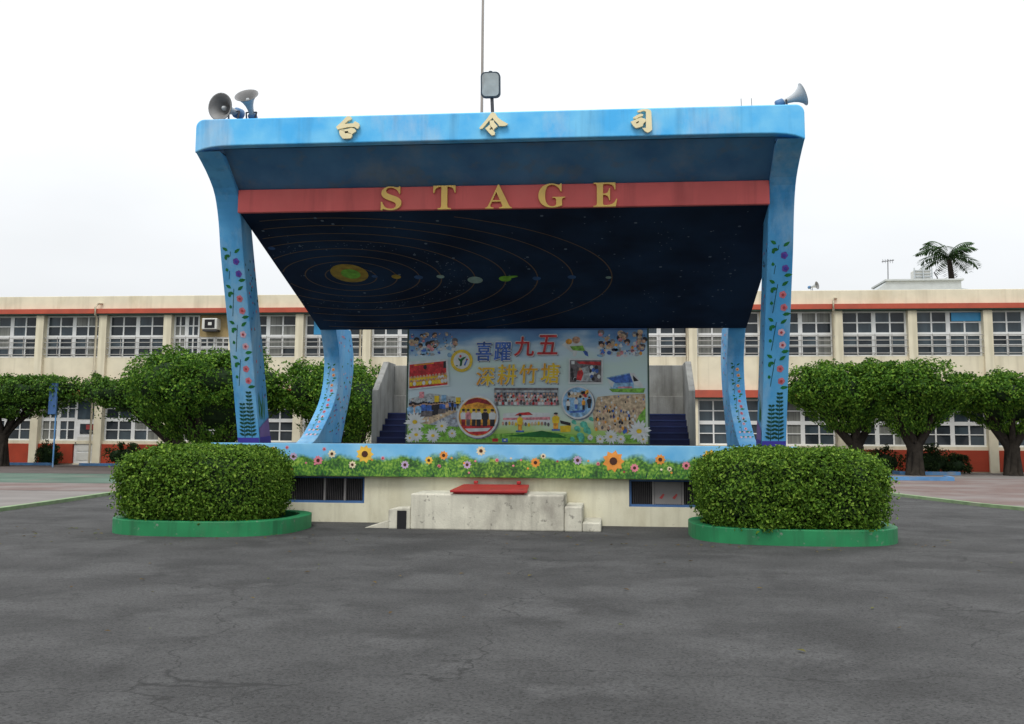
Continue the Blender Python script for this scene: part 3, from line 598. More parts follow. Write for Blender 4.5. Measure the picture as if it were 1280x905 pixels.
# meadow, road, hills of the print
P([(514, 553), (514, 536), (540, 531), (575, 534), (600, 540), (600, 553)], 'p_grn'); P([(600, 553), (600, 545), (660, 541), (690, 540), (735, 546), (806, 543), (806, 553)], 'p_grn', 1)
P([(632, 546), (650, 544), (680, 539), (700, 543), (712, 548)], 'leafp', 2); P([(538, 532), (579, 513), (590, 520), (576, 535)], 'p_road', 1)
# children's faces and shirts in the two upper corners of the print
def montage(x0, x1, y0, y1, n, shirts):
    for k in range(n):
        x = rr.uniform(x0, x1); y = rr.uniform(y0+(y1-y0)*.45, y1); EL(x, y, rr.uniform(1.5, 4.2), rr.uniform(1.2, 3), rr.choice(shirts), 1, rot=rr.uniform(-.6, .6), n=8)
    for k in range(int(n*.5)):
        x, y = rr.uniform(x0, x1), rr.uniform(y0, y0+(y1-y0)*.62); q = rr.uniform(1.8, 3.6)
        EL(x, y, q*1.25, q*1.1, rr.choice(['p_blk', 'p_blk', 'p_dgrey', 'p_shadow', 'p_tan']), 2, rot=rr.uniform(-.5, .5), n=9); EL(x+rr.uniform(-.8, .8), y+q*.8, q*.8, q*.75, rr.choice(['p_skin', 'p_skin', 'p_tan', 'p_pink']), 3, n=8)
    for k in range(n): EL(rr.uniform(x0, x1), rr.uniform(y0, y1), rr.uniform(.6, 1.5), rr.uniform(.5, 1.2), rr.choice(shirts+['p_blk', 'p_skin', 'p_dgrey']), 4, n=6)
montage(515, 572, 417, 445, 44, ['p_lblue', 'p_white', 'p_blue', 'p_lblue', 'p_grey', 'p_tan'])
montage(750, 806, 416, 446, 50, ['p_blue', 'p_white', 'p_lblue', 'p_pink', 'p_ora', 'p_grey', 'p_blue', 'p_tan'])
for px_ in range(60):
    EL(rr.uniform(515, 572), rr.uniform(499, 530), rr.uniform(.5, 1.4), rr.uniform(.5, 1.5), rr.choice(['p_grey', 'p_white', 'p_dgrey', 'p_skin', 'p_blue', 'p_shadow']), 2, n=6)
# running child beside the title
P([(704, 432), (714, 424), (729, 430), (733, 437), (716, 441)], 'p_white', 1); EL(713, 428, 4, 3.5, 'p_ora', 2); EL(722, 426, 5, 4.5, 'p_skin', 2); P([(714, 434), (730, 433), (733, 440), (718, 439)], 'p_grn', 3); P([(728, 436), (736, 441), (737, 447), (733, 445)], 'p_blue', 2); P([(718, 439), (724, 440), (721, 447), (718, 446)], 'p_white', 2)
# parade photo
P([(514, 500), (540, 493), (572, 497), (570, 516), (540, 531), (514, 528)], 'p_grey', 1); P([(514, 528), (572, 512), (574, 516), (540, 532)], 'p_tan', 2)
for k in range(27):
    x = 516+3.3*k; d.person(U(x), V(528-k*.85+rr.uniform(-1, 1)), (23-.75*k)*K, M[rr.choice(['p_blue', 'p_lblue', 'p_skin', 'p_blk', 'p_blue'])], M[rr.choice(['p_blue', 'p_blk', 'p_dgrey'])], 3)
for x, y, m in [(530, 495, 'p_pink'), (549, 500, 'p_yel'), (558, 499, 'p_lblue'), (576, 502, 'p_yel')]: P([(x-3, y-4), (x+3, y-4), (x+3, y+4), (x-3, y+4)], m, 4)
# crowd on the field
P([(748, 497), (775, 494), (806, 493), (806, 536), (780, 540), (744, 538), (742, 515)], 'p_tan', 1)
for k in range(150):
    x, y = rr.uniform(746, 805), 540-44*rr.random(); s = 1+(y-496)/44*1.3
    EL(x, y, .8*s, 1.2*s, rr.choice(['p_skin', 'p_white', 'p_tan', 'p_ora', 'p_blk', 'p_dgrey', 'p_skin', 'p_blue', 'p_tan']), 2, n=6)
P([(806, 510), (798, 520), (792, 533), (806, 536)], 'p_grn', 4)
# market street below the group photo
P([(632, 518), (655, 516), (690, 517), (690, 530), (632, 532)], 'p_white', 1); P([(632, 523.5), (690, 522), (690, 525.5), (632, 526)], 'p_pink', 2); P([(646, 520.5), (669, 519.5), (664, 516), (652, 517)], 'p_red', 3)
for k in range(15): EL(632+4*k, 531+rr.uniform(-1, 1), 1.6, 2.6, rr.choice(['p_yel', 'p_dgrey', 'p_skin', 'p_tan']), 3, n=7)
for x, y in [(653, 540), (697, 538)]: d.person(U(x), V(y), 21*K, M['p_yel'], M['p_ora'], 4); P([(x-5, y+1), (x+5, y+1), (x+5, y-1), (x-5, y-1)], 'p_blue', 5)
P([(702, 526), (715, 529), (715, 533), (703, 530)], 'p_blk', 3); P([(702, 533), (716, 532), (715, 540), (703, 541)], 'p_yel', 3)
# picture of the stage itself
P([(759, 473), (787, 467), (792, 479), (770, 480)], 'p_blue', 1); P([(759, 473), (787, 467), (787.5, 468.2), (760, 474.3)], 'p_lblue', 2); P([(787, 467), (793, 467.5), (803, 482), (803, 487), (792, 481)], 'p_white', 1); P([(764, 480), (792, 479), (792, 486), (764, 487)], 'p_lblue', 1); P([(762, 487), (806, 486), (804, 492), (766, 491)], 'p_grn', 2); P([(760, 474.8), (768, 480), (766, 486), (762, 480)], 'p_white', 2); P([(791, 470), (798, 477), (792, 478)], 'p_blk', 3)
P([(773, 484.5), (790, 484), (790, 486), (773, 486)], 'p_pink', 3)
# daisies
def daisy(x, y, r, l=6):
    for i in range(15):
        t = 2*math.pi*i/15+rr.uniform(-.1, .1); d.leaf(U(x)+r*.12*K*math.cos(t), V(y)+r*.12*K*math.sin(t), r*K*rr.uniform(.82, 1), r*.30*K, t, M['p_white'], l)
    d.ell(U(x), V(y), r*.24*K, r*.2*K, M['p_yel'], l+2)
for x, y, r in [(522, 529, 13), (524, 545, 10), (516, 550, 8), (545, 546, 9.5), (556, 534, 8.5), (569, 543, 6), (798, 539, 14), (764, 546, 9), (751, 552, 6.5), (776, 551, 7), (739, 547, 4), (803, 551, 9)]:
    daisy(x, min(y, 549), r if y+r < 556 else 555-min(y, 549), 6)
for x, y, r in [(731, 531, 4.5), (735, 538, 4.5), (723, 536, 3.6), (727, 545, 4.5), (719, 528, 2.8), (717, 549, 3), (740, 524, 2.6), (728, 550, 3)]: EL(x, y, r, r*.9, 'p_teal', 3); EL(x+r*.6, y+r*.6, r*.6, r*.6, 'p_teal', 4)
P([(619, 549), (626, 549), (626, 553), (619, 553)], 'p_red', 3); P([(631, 549), (638, 549), (638, 553.5), (631, 553.5)], 'p_blue', 3); P([(633, 550.2), (636, 550.2), (636, 552), (633, 552)], 'p_white', 4)
mb.build('printed_sheet', ban)
# framed prints and round prints
def print_part(fill, name='printed_photo'):
    global d
    m_ = MB(); keepd = d; d = Decal(m_, bf, h0=.028); fill(); o = m_.build(name, ban); d = keepd; return o
def redphoto():
    P([(512.8, 453), (562.5, 450), (565, 483.5), (513.2, 489)], 'p_white'); P([(514.2, 457), (560, 452.2), (561, 469), (514.2, 473)], 'p_red', 1); P([(514.2, 473), (561, 469), (562.5, 481), (514.2, 486)], 'p_ora', 1); P([(514.5, 484.8), (562.3, 480), (562.5, 482), (514.5, 487)], 'p_red', 2)
    P([(557, 453), (560, 452.5), (560.5, 461), (557, 461)], 'p_blk', 2); EL(534, 460, 2.2, 3, 'p_blk', 2); P([(520, 457), (545, 454.2), (545, 455.5), (520, 458.3)], 'p_ora', 2)
    for row in range(2):
        for k in range(12): x = 517+3.9*k; y = 484-row*5-(k*.42); EL(x, y-6, 1.5, 1.6, 'p_skin', 3, n=7); EL(x, y-2.4, 2.1, 2.6, rr.choice(['p_yel', 'p_white', 'p_yel', 'p_yel']), 2, n=8)
def circlephoto():
    EL(602, 523.5, 25.8, 26.2, 'p_shadow', 0, n=36); EL(600.5, 522, 25.8, 26, 'p_white', 1, n=40); EL(600.5, 522, 23.4, 23.6, 'p_ora', 2, n=40)
    P([(583, 508), (589, 501), (600, 498.6), (612, 501.5), (618.5, 508), (600, 504)], 'p_dred', 3); P([(579, 512), (622, 512), (622, 518), (579, 518)], 'p_yel', 3)
    P([(579.5, 533), (622, 532), (618, 538), (611, 543), (600, 545.4), (590, 543)], 'p_red', 3); P([(585, 537), (617, 536), (613, 540), (590, 541)], 'p_white', 4)
    for x, t_, l_ in [(583, 'p_white', 'p_dred'), (589, 'p_pink', 'p_dgrey'), (596, 'p_white', 'p_blk'), (602, 'p_white', 'p_blk'), (610, 'p_blk', 'p_blk'), (619, 'p_white', 'p_blk')]: d.person(U(x), V(534), 21*K, M[t_], M[l_], 4)
def groupphoto():
    P([(621, 486), (700, 486), (700, 508), (621, 508)], 'p_grey'); P([(621, 486), (700, 486), (700, 489), (621, 489)], 'p_dgrey', 1); P([(624, 491), (698, 491), (698, 497), (624, 497)], 'p_shadow', 1)
    for row in range(3):
        for k in range(21): x = 622.5+3.75*k+row; y = 495+row*4.4; EL(x, y-1.5, 1.3, 1.5, rr.choice(['p_blk', 'p_skin']), 2+row, n=6); EL(x, y+1.6, 1.8, 2.2, rr.choice(['p_red', 'p_white', 'p_pink', 'p_pink', 'p_white', 'p_dgrey']), 2+row, n=6)
def classphoto():
    P([(713, 449.5), (755, 449.5), (754.5, 481), (712.5, 481)], 'p_white'); P([(714.5, 451.5), (753, 451.5), (752.6, 479), (714.3, 479)], 'p_dgrey', 1)
    P([(716, 452.5), (720, 452.5), (720, 456.5), (716, 456.5)], 'p_white', 2); P([(722, 453), (752, 453.5), (752, 458), (726, 456)], 'p_red', 2); P([(720, 478), (727, 462), (736, 459), (744, 478)], 'p_grey', 2)
    P([(722, 476), (724, 465), (729, 463), (731, 468), (728, 477)], 'p_red', 3); EL(727, 462.5, 1.8, 1.8, 'p_skin', 3)
    for k in range(11): EL(rr.uniform(738, 752), rr.uniform(460, 477), 2.2, 2.6, rr.choice(['p_white', 'p_blk', 'p_blue', 'p_grey']), 3, n=7)
    for k in range(6): EL(rr.uniform(715, 722), rr.uniform(460, 477), 2, 2.6, rr.choice(['p_white', 'p_blk', 'p_blk']), 3, n=7)
def skatephoto():
    EL(725, 505, 20.3, 20.6, 'p_shadow', 0, n=34); EL(723.8, 503.8, 20, 20.3, 'p_white', 1, n=36); EL(723.8, 503.8, 18, 18.3, 'p_lblue', 2, n=36); P([(711, 492), (738, 491), (736, 498), (712, 498)], 'p_tan', 3)
    for k in range(14): EL(rr.uniform(712, 737), rr.uniform(490, 498), 1.8, 2, rr.choice(['p_blk', 'p_white', 'p_ora', 'p_dgrey', 'p_red']), 4, n=7)
    for x, y, t_, l_ in [(712, 514, 'p_white', 'p_blk'), (722, 512, 'p_white', 'p_blue'), (731, 513, 'p_ora', 'p_blk'), (738, 511, 'p_blk', 'p_blk')]: d.person(U(x), V(y), 14*K, M[t_], M[l_], 4)
    P([(713, 515), (733, 513), (731, 516), (715, 517)], 'p_blue', 3)
for f in (redphoto, circlephoto, groupphoto, classphoto, skatephoto): print_part(f)
def emblem():
    EL(579.8, 452, 13.8, 13.9, 'p_yel', 0, n=36); EL(579.8, 452, 10.2, 10.3, 'p_white', 1, n=32)
    for k in range(22): t = 2*math.pi*k/22; EL(579.8+12*math.cos(t), 452+12*math.sin(t), .55, .55, 'p_tan', 1, n=6)
    EL(578.3, 446.2, 1.5, 1.5, 'p_red', 2); P([(575.5, 448), (578, 450), (582, 447.5), (586, 446.6), (583.5, 449.4), (581, 452), (580.2, 458), (577.5, 459), (578, 453), (576, 451)], 'leafp', 2); P([(585.5, 448.5), (587, 451.5), (584.5, 458.5), (582.5, 457.5), (585, 452)], 'p_blue', 2); EL(587, 450.3, 1, 1, 'p_red', 3); EL(574, 458.3, 1.2, .9, 'leafp', 2)
print_part(emblem, 'emblem')
# printed title, two lines, white-edged with a soft grey shadow
mt = MB()
def glyph(ch, x0, y0, x1, y1, m_, skew=.0):
    vs, fs = fit_text(ch, 0, 0, 1, 1); w, h = (x1-x0), (y1-y0)
    def place(off, grow, hh, mm):
        c = [(U(x0+off[0]+(x-.5)*w*grow+.5*w+skew*(y-.5)*w), V(y1+off[1]-(y-.5)*h*grow-.5*h)) for x, y in vs]
        mt.add([bf(a, b, hh) for a, b in c], fs, M[mm])
    place((1.3, 1.6), 1.03, .0275, 'p_shadow')
    for k, o in enumerate([(-1.05, 0), (1.05, 0), (0, -1.0), (0, 1.0)]): place(o, 1.04, .0288+.0006*k, 'p_white')
    for k, o in enumerate([(-.5, 0), (.5, 0), (0, -.38), (0, .38), (.35, .3)]): place(o, 1, .0326+.0006*k, m_)
for ch, x0, y0, x1, y1, m_ in [('喜', 598, 428, 617, 452, 'p_blue'), ('躍', 621, 429, 641, 452, 'p_blue'), ('九', 646, 422, 670, 446, 'p_red'), ('五', 675, 420, 699, 444, 'p_red'),
                               ('深', 599, 460, 621, 483, 'p_title'), ('耕', 625, 457, 648, 482, 'p_title'), ('竹', 652, 457, 674, 480, 'p_title'), ('塘', 679, 455, 701, 480, 'p_title')]: glyph(ch, x0, y0, x1, y1, m_, .06)
mt.build('printed_title', ban)

# ------------------------------------------------------------------ front steps and red plate
fs_ = thing('concrete_steps', (-1.7, 14.3, 0), 'weathered cream concrete block with side steps in front of the stage', 'steps')
mb = MB(); mb.box(-2.80, 14.0, 0, -.65, 14.995, .50, M['concrete']); mb.build('landing_block', fs_, bevel=.025, seg=3)
for a, b, z in ((-.648, -.40, .345), (-.398, -.14, .13)):
    mb = MB(); mb.box(a, 14.02, 0, b, 14.995, z, M['concrete']); mb.build('step', fs_, bevel=.02)
mb = MB(); mb.extrude([(-3.12, 0), (-3.12, .27), (-3.02, .30), (-2.802, .31), (-2.802, 0)], lambda u, v, q: (u, q, v), M['concrete'], 14.02, 14.3); mb.build('step', fs_, bevel=.02)
mb = MB(); mb.box(-2.99, 14.002, 0, -2.86, 14.0195, .26, M['black']); mb.build('gap_shade_panel', fs_)  # black slab on the step face; the gap's shade is put into its colour
mb = MB(); mb.extrude([(-3.50, 0), (-3.18, .10), (-3.122, .12), (-3.122, 0)], lambda u, v, q: (u, q, v), M['concrete'], 14.1, 14.6); mb.build('ramp', fs_, bevel=.01)
rp = thing('red_plate', (-1.7, 14.35, .5), 'flat red painted metal plate lying on the concrete block before the stage', 'metal plate')
mb = MB(); q = [(-2.24, 13.97, .520), (-1.16, 13.97, .522), (-1.21, 14.93, .565), (-2.19, 14.93, .562)]
mb.add([(x, y, z+.035) for x, y, z in q]+q, [(0, 1, 2, 3), (7, 6, 5, 4), (0, 4, 5, 1), (1, 5, 6, 2), (2, 6, 7, 3), (3, 7, 4, 0)], M['redplate'])
mb.box(-2.2, 14.0, .502, -1.2, 14.06, .52, M['redplate']); mb.box(-2.15, 14.8, .502, -1.25, 14.9, .556, M['redplate']); mb.build('plate', rp, bevel=.008)
for x in (-2.0, -1.36): mb = MB(); mb.box(x-.03, 14.88, .604, x+.03, 14.94, .65, M['redplate']); mb.build('hinge', rp, bevel=.01)

# ------------------------------------------------------------------ planters and hedges
def planter(cx, cy, rx, ry, label):
    o = thing('planter', (cx, cy, 0), label, 'planter', 'low green planters in front of the stage'); mb = MB(); n = 48; vs = []
    for k in range(n):
        t = 2*math.pi*k/n; c, s = math.cos(t), math.sin(t); f = (abs(c)**2.8+abs(s)**2.8)**(-1/2.8); y = lambda q: min(cy+(ry-q)*s*f, 14.85)
        vs += [(cx+rx*c*f, y(0), 0), (cx+rx*c*f, y(0), .20), (cx+(rx-.16)*c*f, y(.16)-.0, .20), (cx+(rx-.16)*c*f, y(.16), .08)]
    fs = [(4*k+i, 4*((k+1) % n)+i, 4*((k+1) % n)+i+1, 4*k+i+1) for k in range(n) for i in range(3)]
    mb.add(vs, fs, M['planter']); mb.build('kerb_rim', o, bevel=.012)
    mb = MB(); mb.add([vs[4*k+3] for k in range(n)], [list(range(n))], M['soil']); mb.build('soil', o)
    return o
planter(-5.46, 13.62, 1.25, 1.20, 'green painted kerb planter under the left hand clipped hedge')
planter(2.33, 13.72, 1.30, 1.20, 'green painted kerb planter under the right hand clipped hedge')
def hedge(cx, cy, rx, ry, zc, rz, seed, label, n):
    o = thing('hedge', (cx, cy, .08), label, 'hedge', 'clipped box hedges in front of the stage')
    A_ = [lobe((cx, cy, zc), (rx, ry, rz), 3.9, int(n*1.6), .043, seed, .075, .62, depth=.17, low_cut=.12, sprout=.16),
          lobe((cx, cy, zc), (rx*.98, ry*.98, rz*.98), 3.9, int(n*.8), .050, seed+50, .085, .6, clump=.045, ncl=260, depth=.10, low_cut=.14, sprout=.22)]
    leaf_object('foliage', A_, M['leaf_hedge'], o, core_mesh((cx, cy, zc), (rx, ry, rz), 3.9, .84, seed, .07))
    mb = MB(); rg = random.Random(seed)
    for k in range(7):
        x, y = cx+rg.uniform(-.7, .7)*rx, cy+rg.uniform(-.7, .7)*ry; mb = MB(); mb.tube([(x, y, .07), (x+rg.uniform(-.05, .05), y, .25), (x+rg.uniform(-.1, .1), y, .5)], [.025, .02, .012], M['bark'], 6); mb.build('stem', o)
    return o
hedge(-5.57, 13.55, 1.02, 1.08, .60, .52, 21, 'rounded clipped green hedge in the planter left of the concrete steps', 30000)
hedge(2.33, 13.62, 1.16, 1.10, .61, .525, 22, 'rounded clipped green hedge in the planter right of the concrete steps', 31000)

rg = np.random.default_rng(77); PL = []
for cx_, cy_, n in ((-5.5, 12.6, 70), (2.3, 12.7, 70), (-1.7, 11.5, 40), (-1, 8, 40), (8, 16, 30)):
    q = rg.normal(0, 1, (n, 3))*np.array([1.5 if n > 40 else 3.5, .7 if n > 40 else 2.6, 0])+np.array([cx_, cy_, 0]); q[:, 2] = .02; PL.append(q)
PL = np.concatenate(PL); PL = PL[(PL[:, 1] < 13.9) & ~((np.abs(PL[:, 0]+5.46)/1.3)**2.8+(np.abs(PL[:, 1]-13.62)/1.25)**2.8 < 1) & ~((np.abs(PL[:, 0]-2.33)/1.35)**2.8+(np.abs(PL[:, 1]-13.72)/1.25)**2.8 < 1)]
VL = leaves(PL, np.tile([0, 0, 1.0], (len(PL), 1)), .055, .55, rg, jitter=.12, fold=.1); VL[:, 2] = np.maximum(VL[:, 2], .012)
me = bpy.data.meshes.new('fallen_leaves'); me.from_pydata(VL.tolist(), [], [list(range(4*i, 4*i+4)) for i in range(len(VL)//4)]); me.materials.append(leafmat('dry_leaf', [(0, (.10, .06, .02)), (.5, (.16, .11, .03)), (1, (.09, .12, .03))]))
fo = bpy.data.objects.new('fallen_leaves', me); COL.objects.link(fo); fo['kind'] = 'stuff'; fo['label'] = 'small dry leaves scattered on the dark asphalt'; fo['category'] = 'leaves'
# ------------------------------------------------------------------ loudspeakers, lamp, rods on the canopy
def horn(loc, dirv, label, s=1.0, group='horn loudspeakers on the stage canopy', stand=.1):
    o = thing('horn_speaker', loc, label, 'loudspeaker', group)
    dv = Vector(dirv).normalized(); mid = Vector(loc)+Vector((0, 0, stand))
    q = dv.to_track_quat('Z', 'Y').to_matrix().to_4x4(); xf = Matrix.Translation(mid) @ q @ Matrix.Scale(s, 4)
    mb = MB(); mb.xf = xf; pr = [(.035, -.06), (.042, .02), (.055, .08), (.08, .14), (.115, .19), (.155, .225), (.162, .225)]
    mb.lathe(pr, M['horn'], 26); mb.lathe([(.162, .225), (.162, .232), (.150, .228), (.108, .19), (.072, .14), (.046, .09), (.0, .07)], M['horndark'], 26); mb.build('bell', o)
    mb = MB(); mb.xf = xf; mb.lathe([(0, .11), (.02, .125), (.03, .15), (.02, .18), (0, .185)], M['horn'], 12); mb.build('reflex_cone', o)
    mb = MB(); mb.xf = xf; mb.lathe([(0, -.17), (.05, -.17), (.062, -.155), (.062, -.07), (.05, -.055), (.03, -.05)], M['hornblue'], 16); mb.build('driver', o)
    mb = MB(); mb.xf = None
    b = Vector(loc); c = mid-dv*.03*s; side = dv.cross(Vector((0, 0, 1))).normalized()*.075*s
    for e in (side, -side): mb.tube([b+e*.6, c+e], .011*s, M['bracket'], 6)
    mb.tube([c+side, c-side], .01*s, M['bracket'], 6); mb.box(b.x-.05*s, b.y-.05*s, b.z, b.x+.05*s, b.y+.05*s, b.z+.015, M['bracket']); mb.build('bracket', o)
    return o
horn((-5.68, 14.18, 5.87), (-.26, -.95, -.08), 'grey horn loudspeaker facing forward at the far left end of the canopy', 1.3, stand=.30)
horn((-5.37, 14.12, 5.885), (-.02, -.66, .60), 'grey horn loudspeaker tipped upward, second from the left on the canopy', 1.1, stand=.27)
horn((2.52, 14.08, 5.885), (.93, -.02, .36), 'grey horn loudspeaker pointing sideways off the right end of the canopy', 1.02, stand=.19)
horn((8.95, 45.2, 7.86), (.75, -.6, .15), 'dark horn loudspeaker on the roof edge of the school building', 1.1, 'loudspeaker on the school roof', .28)
fl_ = thing('floodlight', (-1.70, 14.1, 5.88), 'rectangular grey floodlight on a short pole at the centre of the canopy', 'floodlight')
mb = MB(); mb.tube([(-1.70, 14.13, 5.86), (-1.72, 14.13, 6.26)], .026, M['bracket'], 10); mb.box(-1.77, 14.06, 5.86, -1.63, 14.2, 5.885, M['bracket']); mb.build('pole', fl_)
def rrect(w, h, r, n=5): return arc(w-r, -h+r, r, -90, 0, n)+arc(w-r, h-r, r, 0, 90, n)+arc(-w+r, h-r, r, 90, 180, n)+arc(-w+r, -h+r, r, 180, 270, n)
hx = Matrix.Translation((-1.735, 14.08, 6.43)) @ Matrix.Rotation(R(8), 4, 'X')
mb = MB(); mb.xf = hx; mb.extrude(rrect(.145, .19, .07), lambda u, v, q: (u, q, v), M['lampframe'], -.03, .05); mb.extrude(rrect(.10, .14, .05), lambda u, v, q: (u*(1-(q-.051)*2), q, v*(1-(q-.051)*2)), M['lampframe'], .051, .16); mb.tube([(0, .0, .185), (0, .0, .205)], .03, M['lampframe'], 8); mb.build('housing', fl_, bevel=.008)
mb = MB(); mb.xf = hx; mb.extrude(rrect(.124, .168, .058), lambda u, v, q: (u, q, v), M['lens'], -.034, -.031); mb.build('lens', fl_)
for x, label in ((1.885, 'left one of the two thin upright steel rods near the canopy right end'), (2.03, 'right one of the two thin upright steel rods near the canopy right end')):
    mb = MB(); mb.tube([(x, 14.1, 5.87), (x-.01, 14.1, 6.13)], .006, M['rail'], 5); tag(mb.build('steel_rod', org=(x, 14.1, 5.87)), label, 'rod', 'steel rods on the stage canopy')
for x, label in ((-5.97, 'short dark stub of rod at the very left corner of the canopy'), (-5.05, 'short dark stub of rod right of the upturned loudspeaker on the canopy')):
    mb = MB(); mb.tube([(x, 14.0, 5.9), (x, 14.0, 5.985)], .011, M['bracket'], 6); tag(mb.build('steel_rod', org=(x, 14.0, 5.9)), label, 'rod', 'steel rods on the stage canopy')
fp = thing('flagpole', (-3.13, 23.5, 0), 'tall thin grey flagpole rising behind the middle of the stage', 'flagpole')
mb = MB(); mb.tube([(-3.12, 23.5, .3), (-3.11, 23.5, 6), (-3.11, 23.5, 14.5)], [.045, .036, .028], M['polem'], 10); mb.build('pole', fp)
mb = MB(); mb.box(-3.4, 23.25, 0, -2.86, 23.75, .32, M['concrete']); mb.build('base', fp, bevel=.02)
mb = MB(); mb.tube([(-3.07, 23.46, .9), (-3.066, 23.46, 14.4)], .006, M['white'], 4); mb.build('rope', fp)

# ------------------------------------------------------------------ school building
YB = 44.5
bl = thing('school_building', (-5, YB, 0), 'long two storey cream school building with orange red bands and white windows', 'building')
BXa, BXb = -45.7, 32.0
mb = MB()
mb.box(BXa, YB+.35, 0, BXb, YB+9, 7.2, M['cream'])
for z0, z1 in ((.0, .05), (.95, 1.10), (3.48, 4.97)): mb.box(BXa, YB+.05, z0, BXb, YB+.35, z1, M['cream'])
mb.build('wall', bl)
mb = MB(); mb.box(BXa-.2, YB-.05, 7.232, BXb+.2, YB+9.2, 7.86, M['cream']); mb.build('parapet', bl, bevel=.02)
mb = MB(); mb.box(BXa-.2, YB-.28, 7.01, BXb+.2, YB+.35, 7.23, M['bandred']); mb.box(BXa-.2, YB-.24, 6.955, BXb+.2, YB+.35, 7.009, M['darkgreen']); mb.build('roof_band', bl)
mb = MB(); mb.box(BXa-.2, YB-.35, 3.16, BXb+.2, YB+.35, 3.479, M['bandred']); mb.box(BXa-.2, YB-.3, 3.10, BXb+.2, YB+.35, 3.159, M['darkgreen']); mb.build('floor_band', bl)
pil = [-45.5]+[-42.35+3.12*k for k in range(6)]+[-23.65+3.15*k for k in range(5)]+[-11.05+2.93*k for k in range(1, 5)]+[3.6+3.13*k for k in range(10)]
DOORBAY = pil.index(min(pil, key=lambda p: abs(p+23.65)))-1
mb = MB()
for i in range(len(pil)-1):
    if i == DOORBAY: mb.box(pil[i], YB+.0, .05, -24.86, YB+.35, .949, M['wains']); mb.box(-23.74, YB, .05, pil[i+1], YB+.35, .949, M['wains'])
    else: mb.box(pil[i], YB+.0, .05, pil[i+1], YB+.35, .949, M['wains'])
mb.build('wainscot', bl)
p0 = None
for x in pil:
    if p0 is None:
        mb = MB(); mb.box(x-.19, YB-.12, 0, x+.19, YB+.349, 6.95, M['cream']); p0 = mb.build('pillar', bl, bevel=.015); px0 = x
    else:
        c = p0.copy(); COL.objects.link(c); c.location.x = x-px0; c.parent = bl; ORG[c.name] = ORG[bl.name]
def win_mesh(w, h, seed, tall):
    """frame and panes for a bay-wide window centred at x=0, base z=0; frame front y=0.2"""
    r = random.Random(seed); f = MB(); g = MB(); y0 = .2
    def bar(a, z0, b, z1, dy=0): f.box(a, y0-dy, z0, b, y0+.07, z1, M['white'])
    bar(-w/2, 0, w/2, .07); bar(-w/2, h-.07, w/2, h); bar(-w/2, .07, -w/2+.08, h-.07); bar(w/2-.08, .07, w/2, h-.07)
    bar(-.09, .07, .09, h-.07); zm = h*.49
    for s in (-1, 1):
        a, b = (.09, w/2-.08) if s > 0 else (-w/2+.08, -.09)
        bar(a, zm-.08, b, zm+.08, .01)
        mid = (a+b)/2; bar(mid-.032, .07, mid+.032, zm-.08); bar(mid-.032, zm+.08, mid+.032, h-.07)
        bar(a, (zm+.08+h-.07)/2-.025, mid-.032, (zm+.08+h-.07)/2+.025); bar(mid+.032, (zm+.08+h-.07)/2-.025, b, (zm+.08+h-.07)/2+.025)
        bar(a, zm*.52-.02, mid-.032, zm*.52+.02); bar(mid+.032, zm*.52-.02, b, zm*.52+.02)
        cur = r.random()
        for (p, q) in ((a, mid), (mid, b)):
            for (z0, z1) in ((.07, zm*.52), (zm*.52, zm), (zm, (zm+h)/2), ((zm+h)/2, h-.07)):
                m_ = M['curtain'] if (cur < .42 and r.random() < .65) else M['glass2'] if r.random() < tall else M['glass']
                t = r.uniform(-.004, .004); g.add([(p, y0+.04+t, z0), (q, y0+.04-t, z0), (q, y0+.04-t, z1), (p, y0+.04+t, z1)], [(0, 1, 2, 3)], m_)
    return f, g
variants = {}
def window(x, z, w, h, seed, tint):
    key = (round(w, 2), round(h, 2), seed, tint)
    if key not in variants:
        f, g = win_mesh(w, h, seed, tint)
        fo = f.build('window', bl, org=(0, 0, 0)); go = g.build('pane', fo, org=(0, 0, 0)); variants[key] = (fo, go)
    else:
        fo, go = variants[key]; fo = fo.copy(); COL.objects.link(fo); gg = go.copy(); COL.objects.link(gg); gg.parent = fo
    fo.parent = bl; fo.location = (x+5, 0, z); ORG[fo.name] = ORG[bl.name]; return fo
rails = {}
def railing(x, z, w):
    k = round(w, 2)
    if k not in rails:
        mb = MB()
        for q in (.14, .42, .70, .92): mb.box(-w/2, -.02, q-.018, w/2, .012, q+.018, M['rail'])
        for i in range(5): xx = -w/2+.04+(w-.08)*i/4; mb.box(xx-.012, .013, .08, xx+.012, .19, .11, M['rail']); mb.box(xx-.014, .0125, .08, xx+.014, .03, .98, M['rail'])
        o = mb.build('railing', bl, org=(0, 0, 0)); rails[k] = o
    else: o = rails[k].copy(); COL.objects.link(o)
    o.parent = bl; o.location = (x+5, 0, z)
AC = min(range(len(pil)-1), key=lambda i: abs(pil[i]+20.5))+0
for i in range(len(pil)-1):
    a, b = pil[i]+.19, pil[i+1]-.19; x = (a+b)/2; w = b-a
    if i != AC:
        window(x, 4.97, w, 1.985, 1+(i*7 % 11), (.75, .3, .15, .5, .9)[i % 5] if x < -24 or x > 8 else (.15, .3, .45)[i % 3]); railing(x, 4.97, w+.2)
    if i != DOORBAY: window(x, 1.10, w, 2.0, 20+(i*5 % 7), (.2, .5, .35)[i % 3])
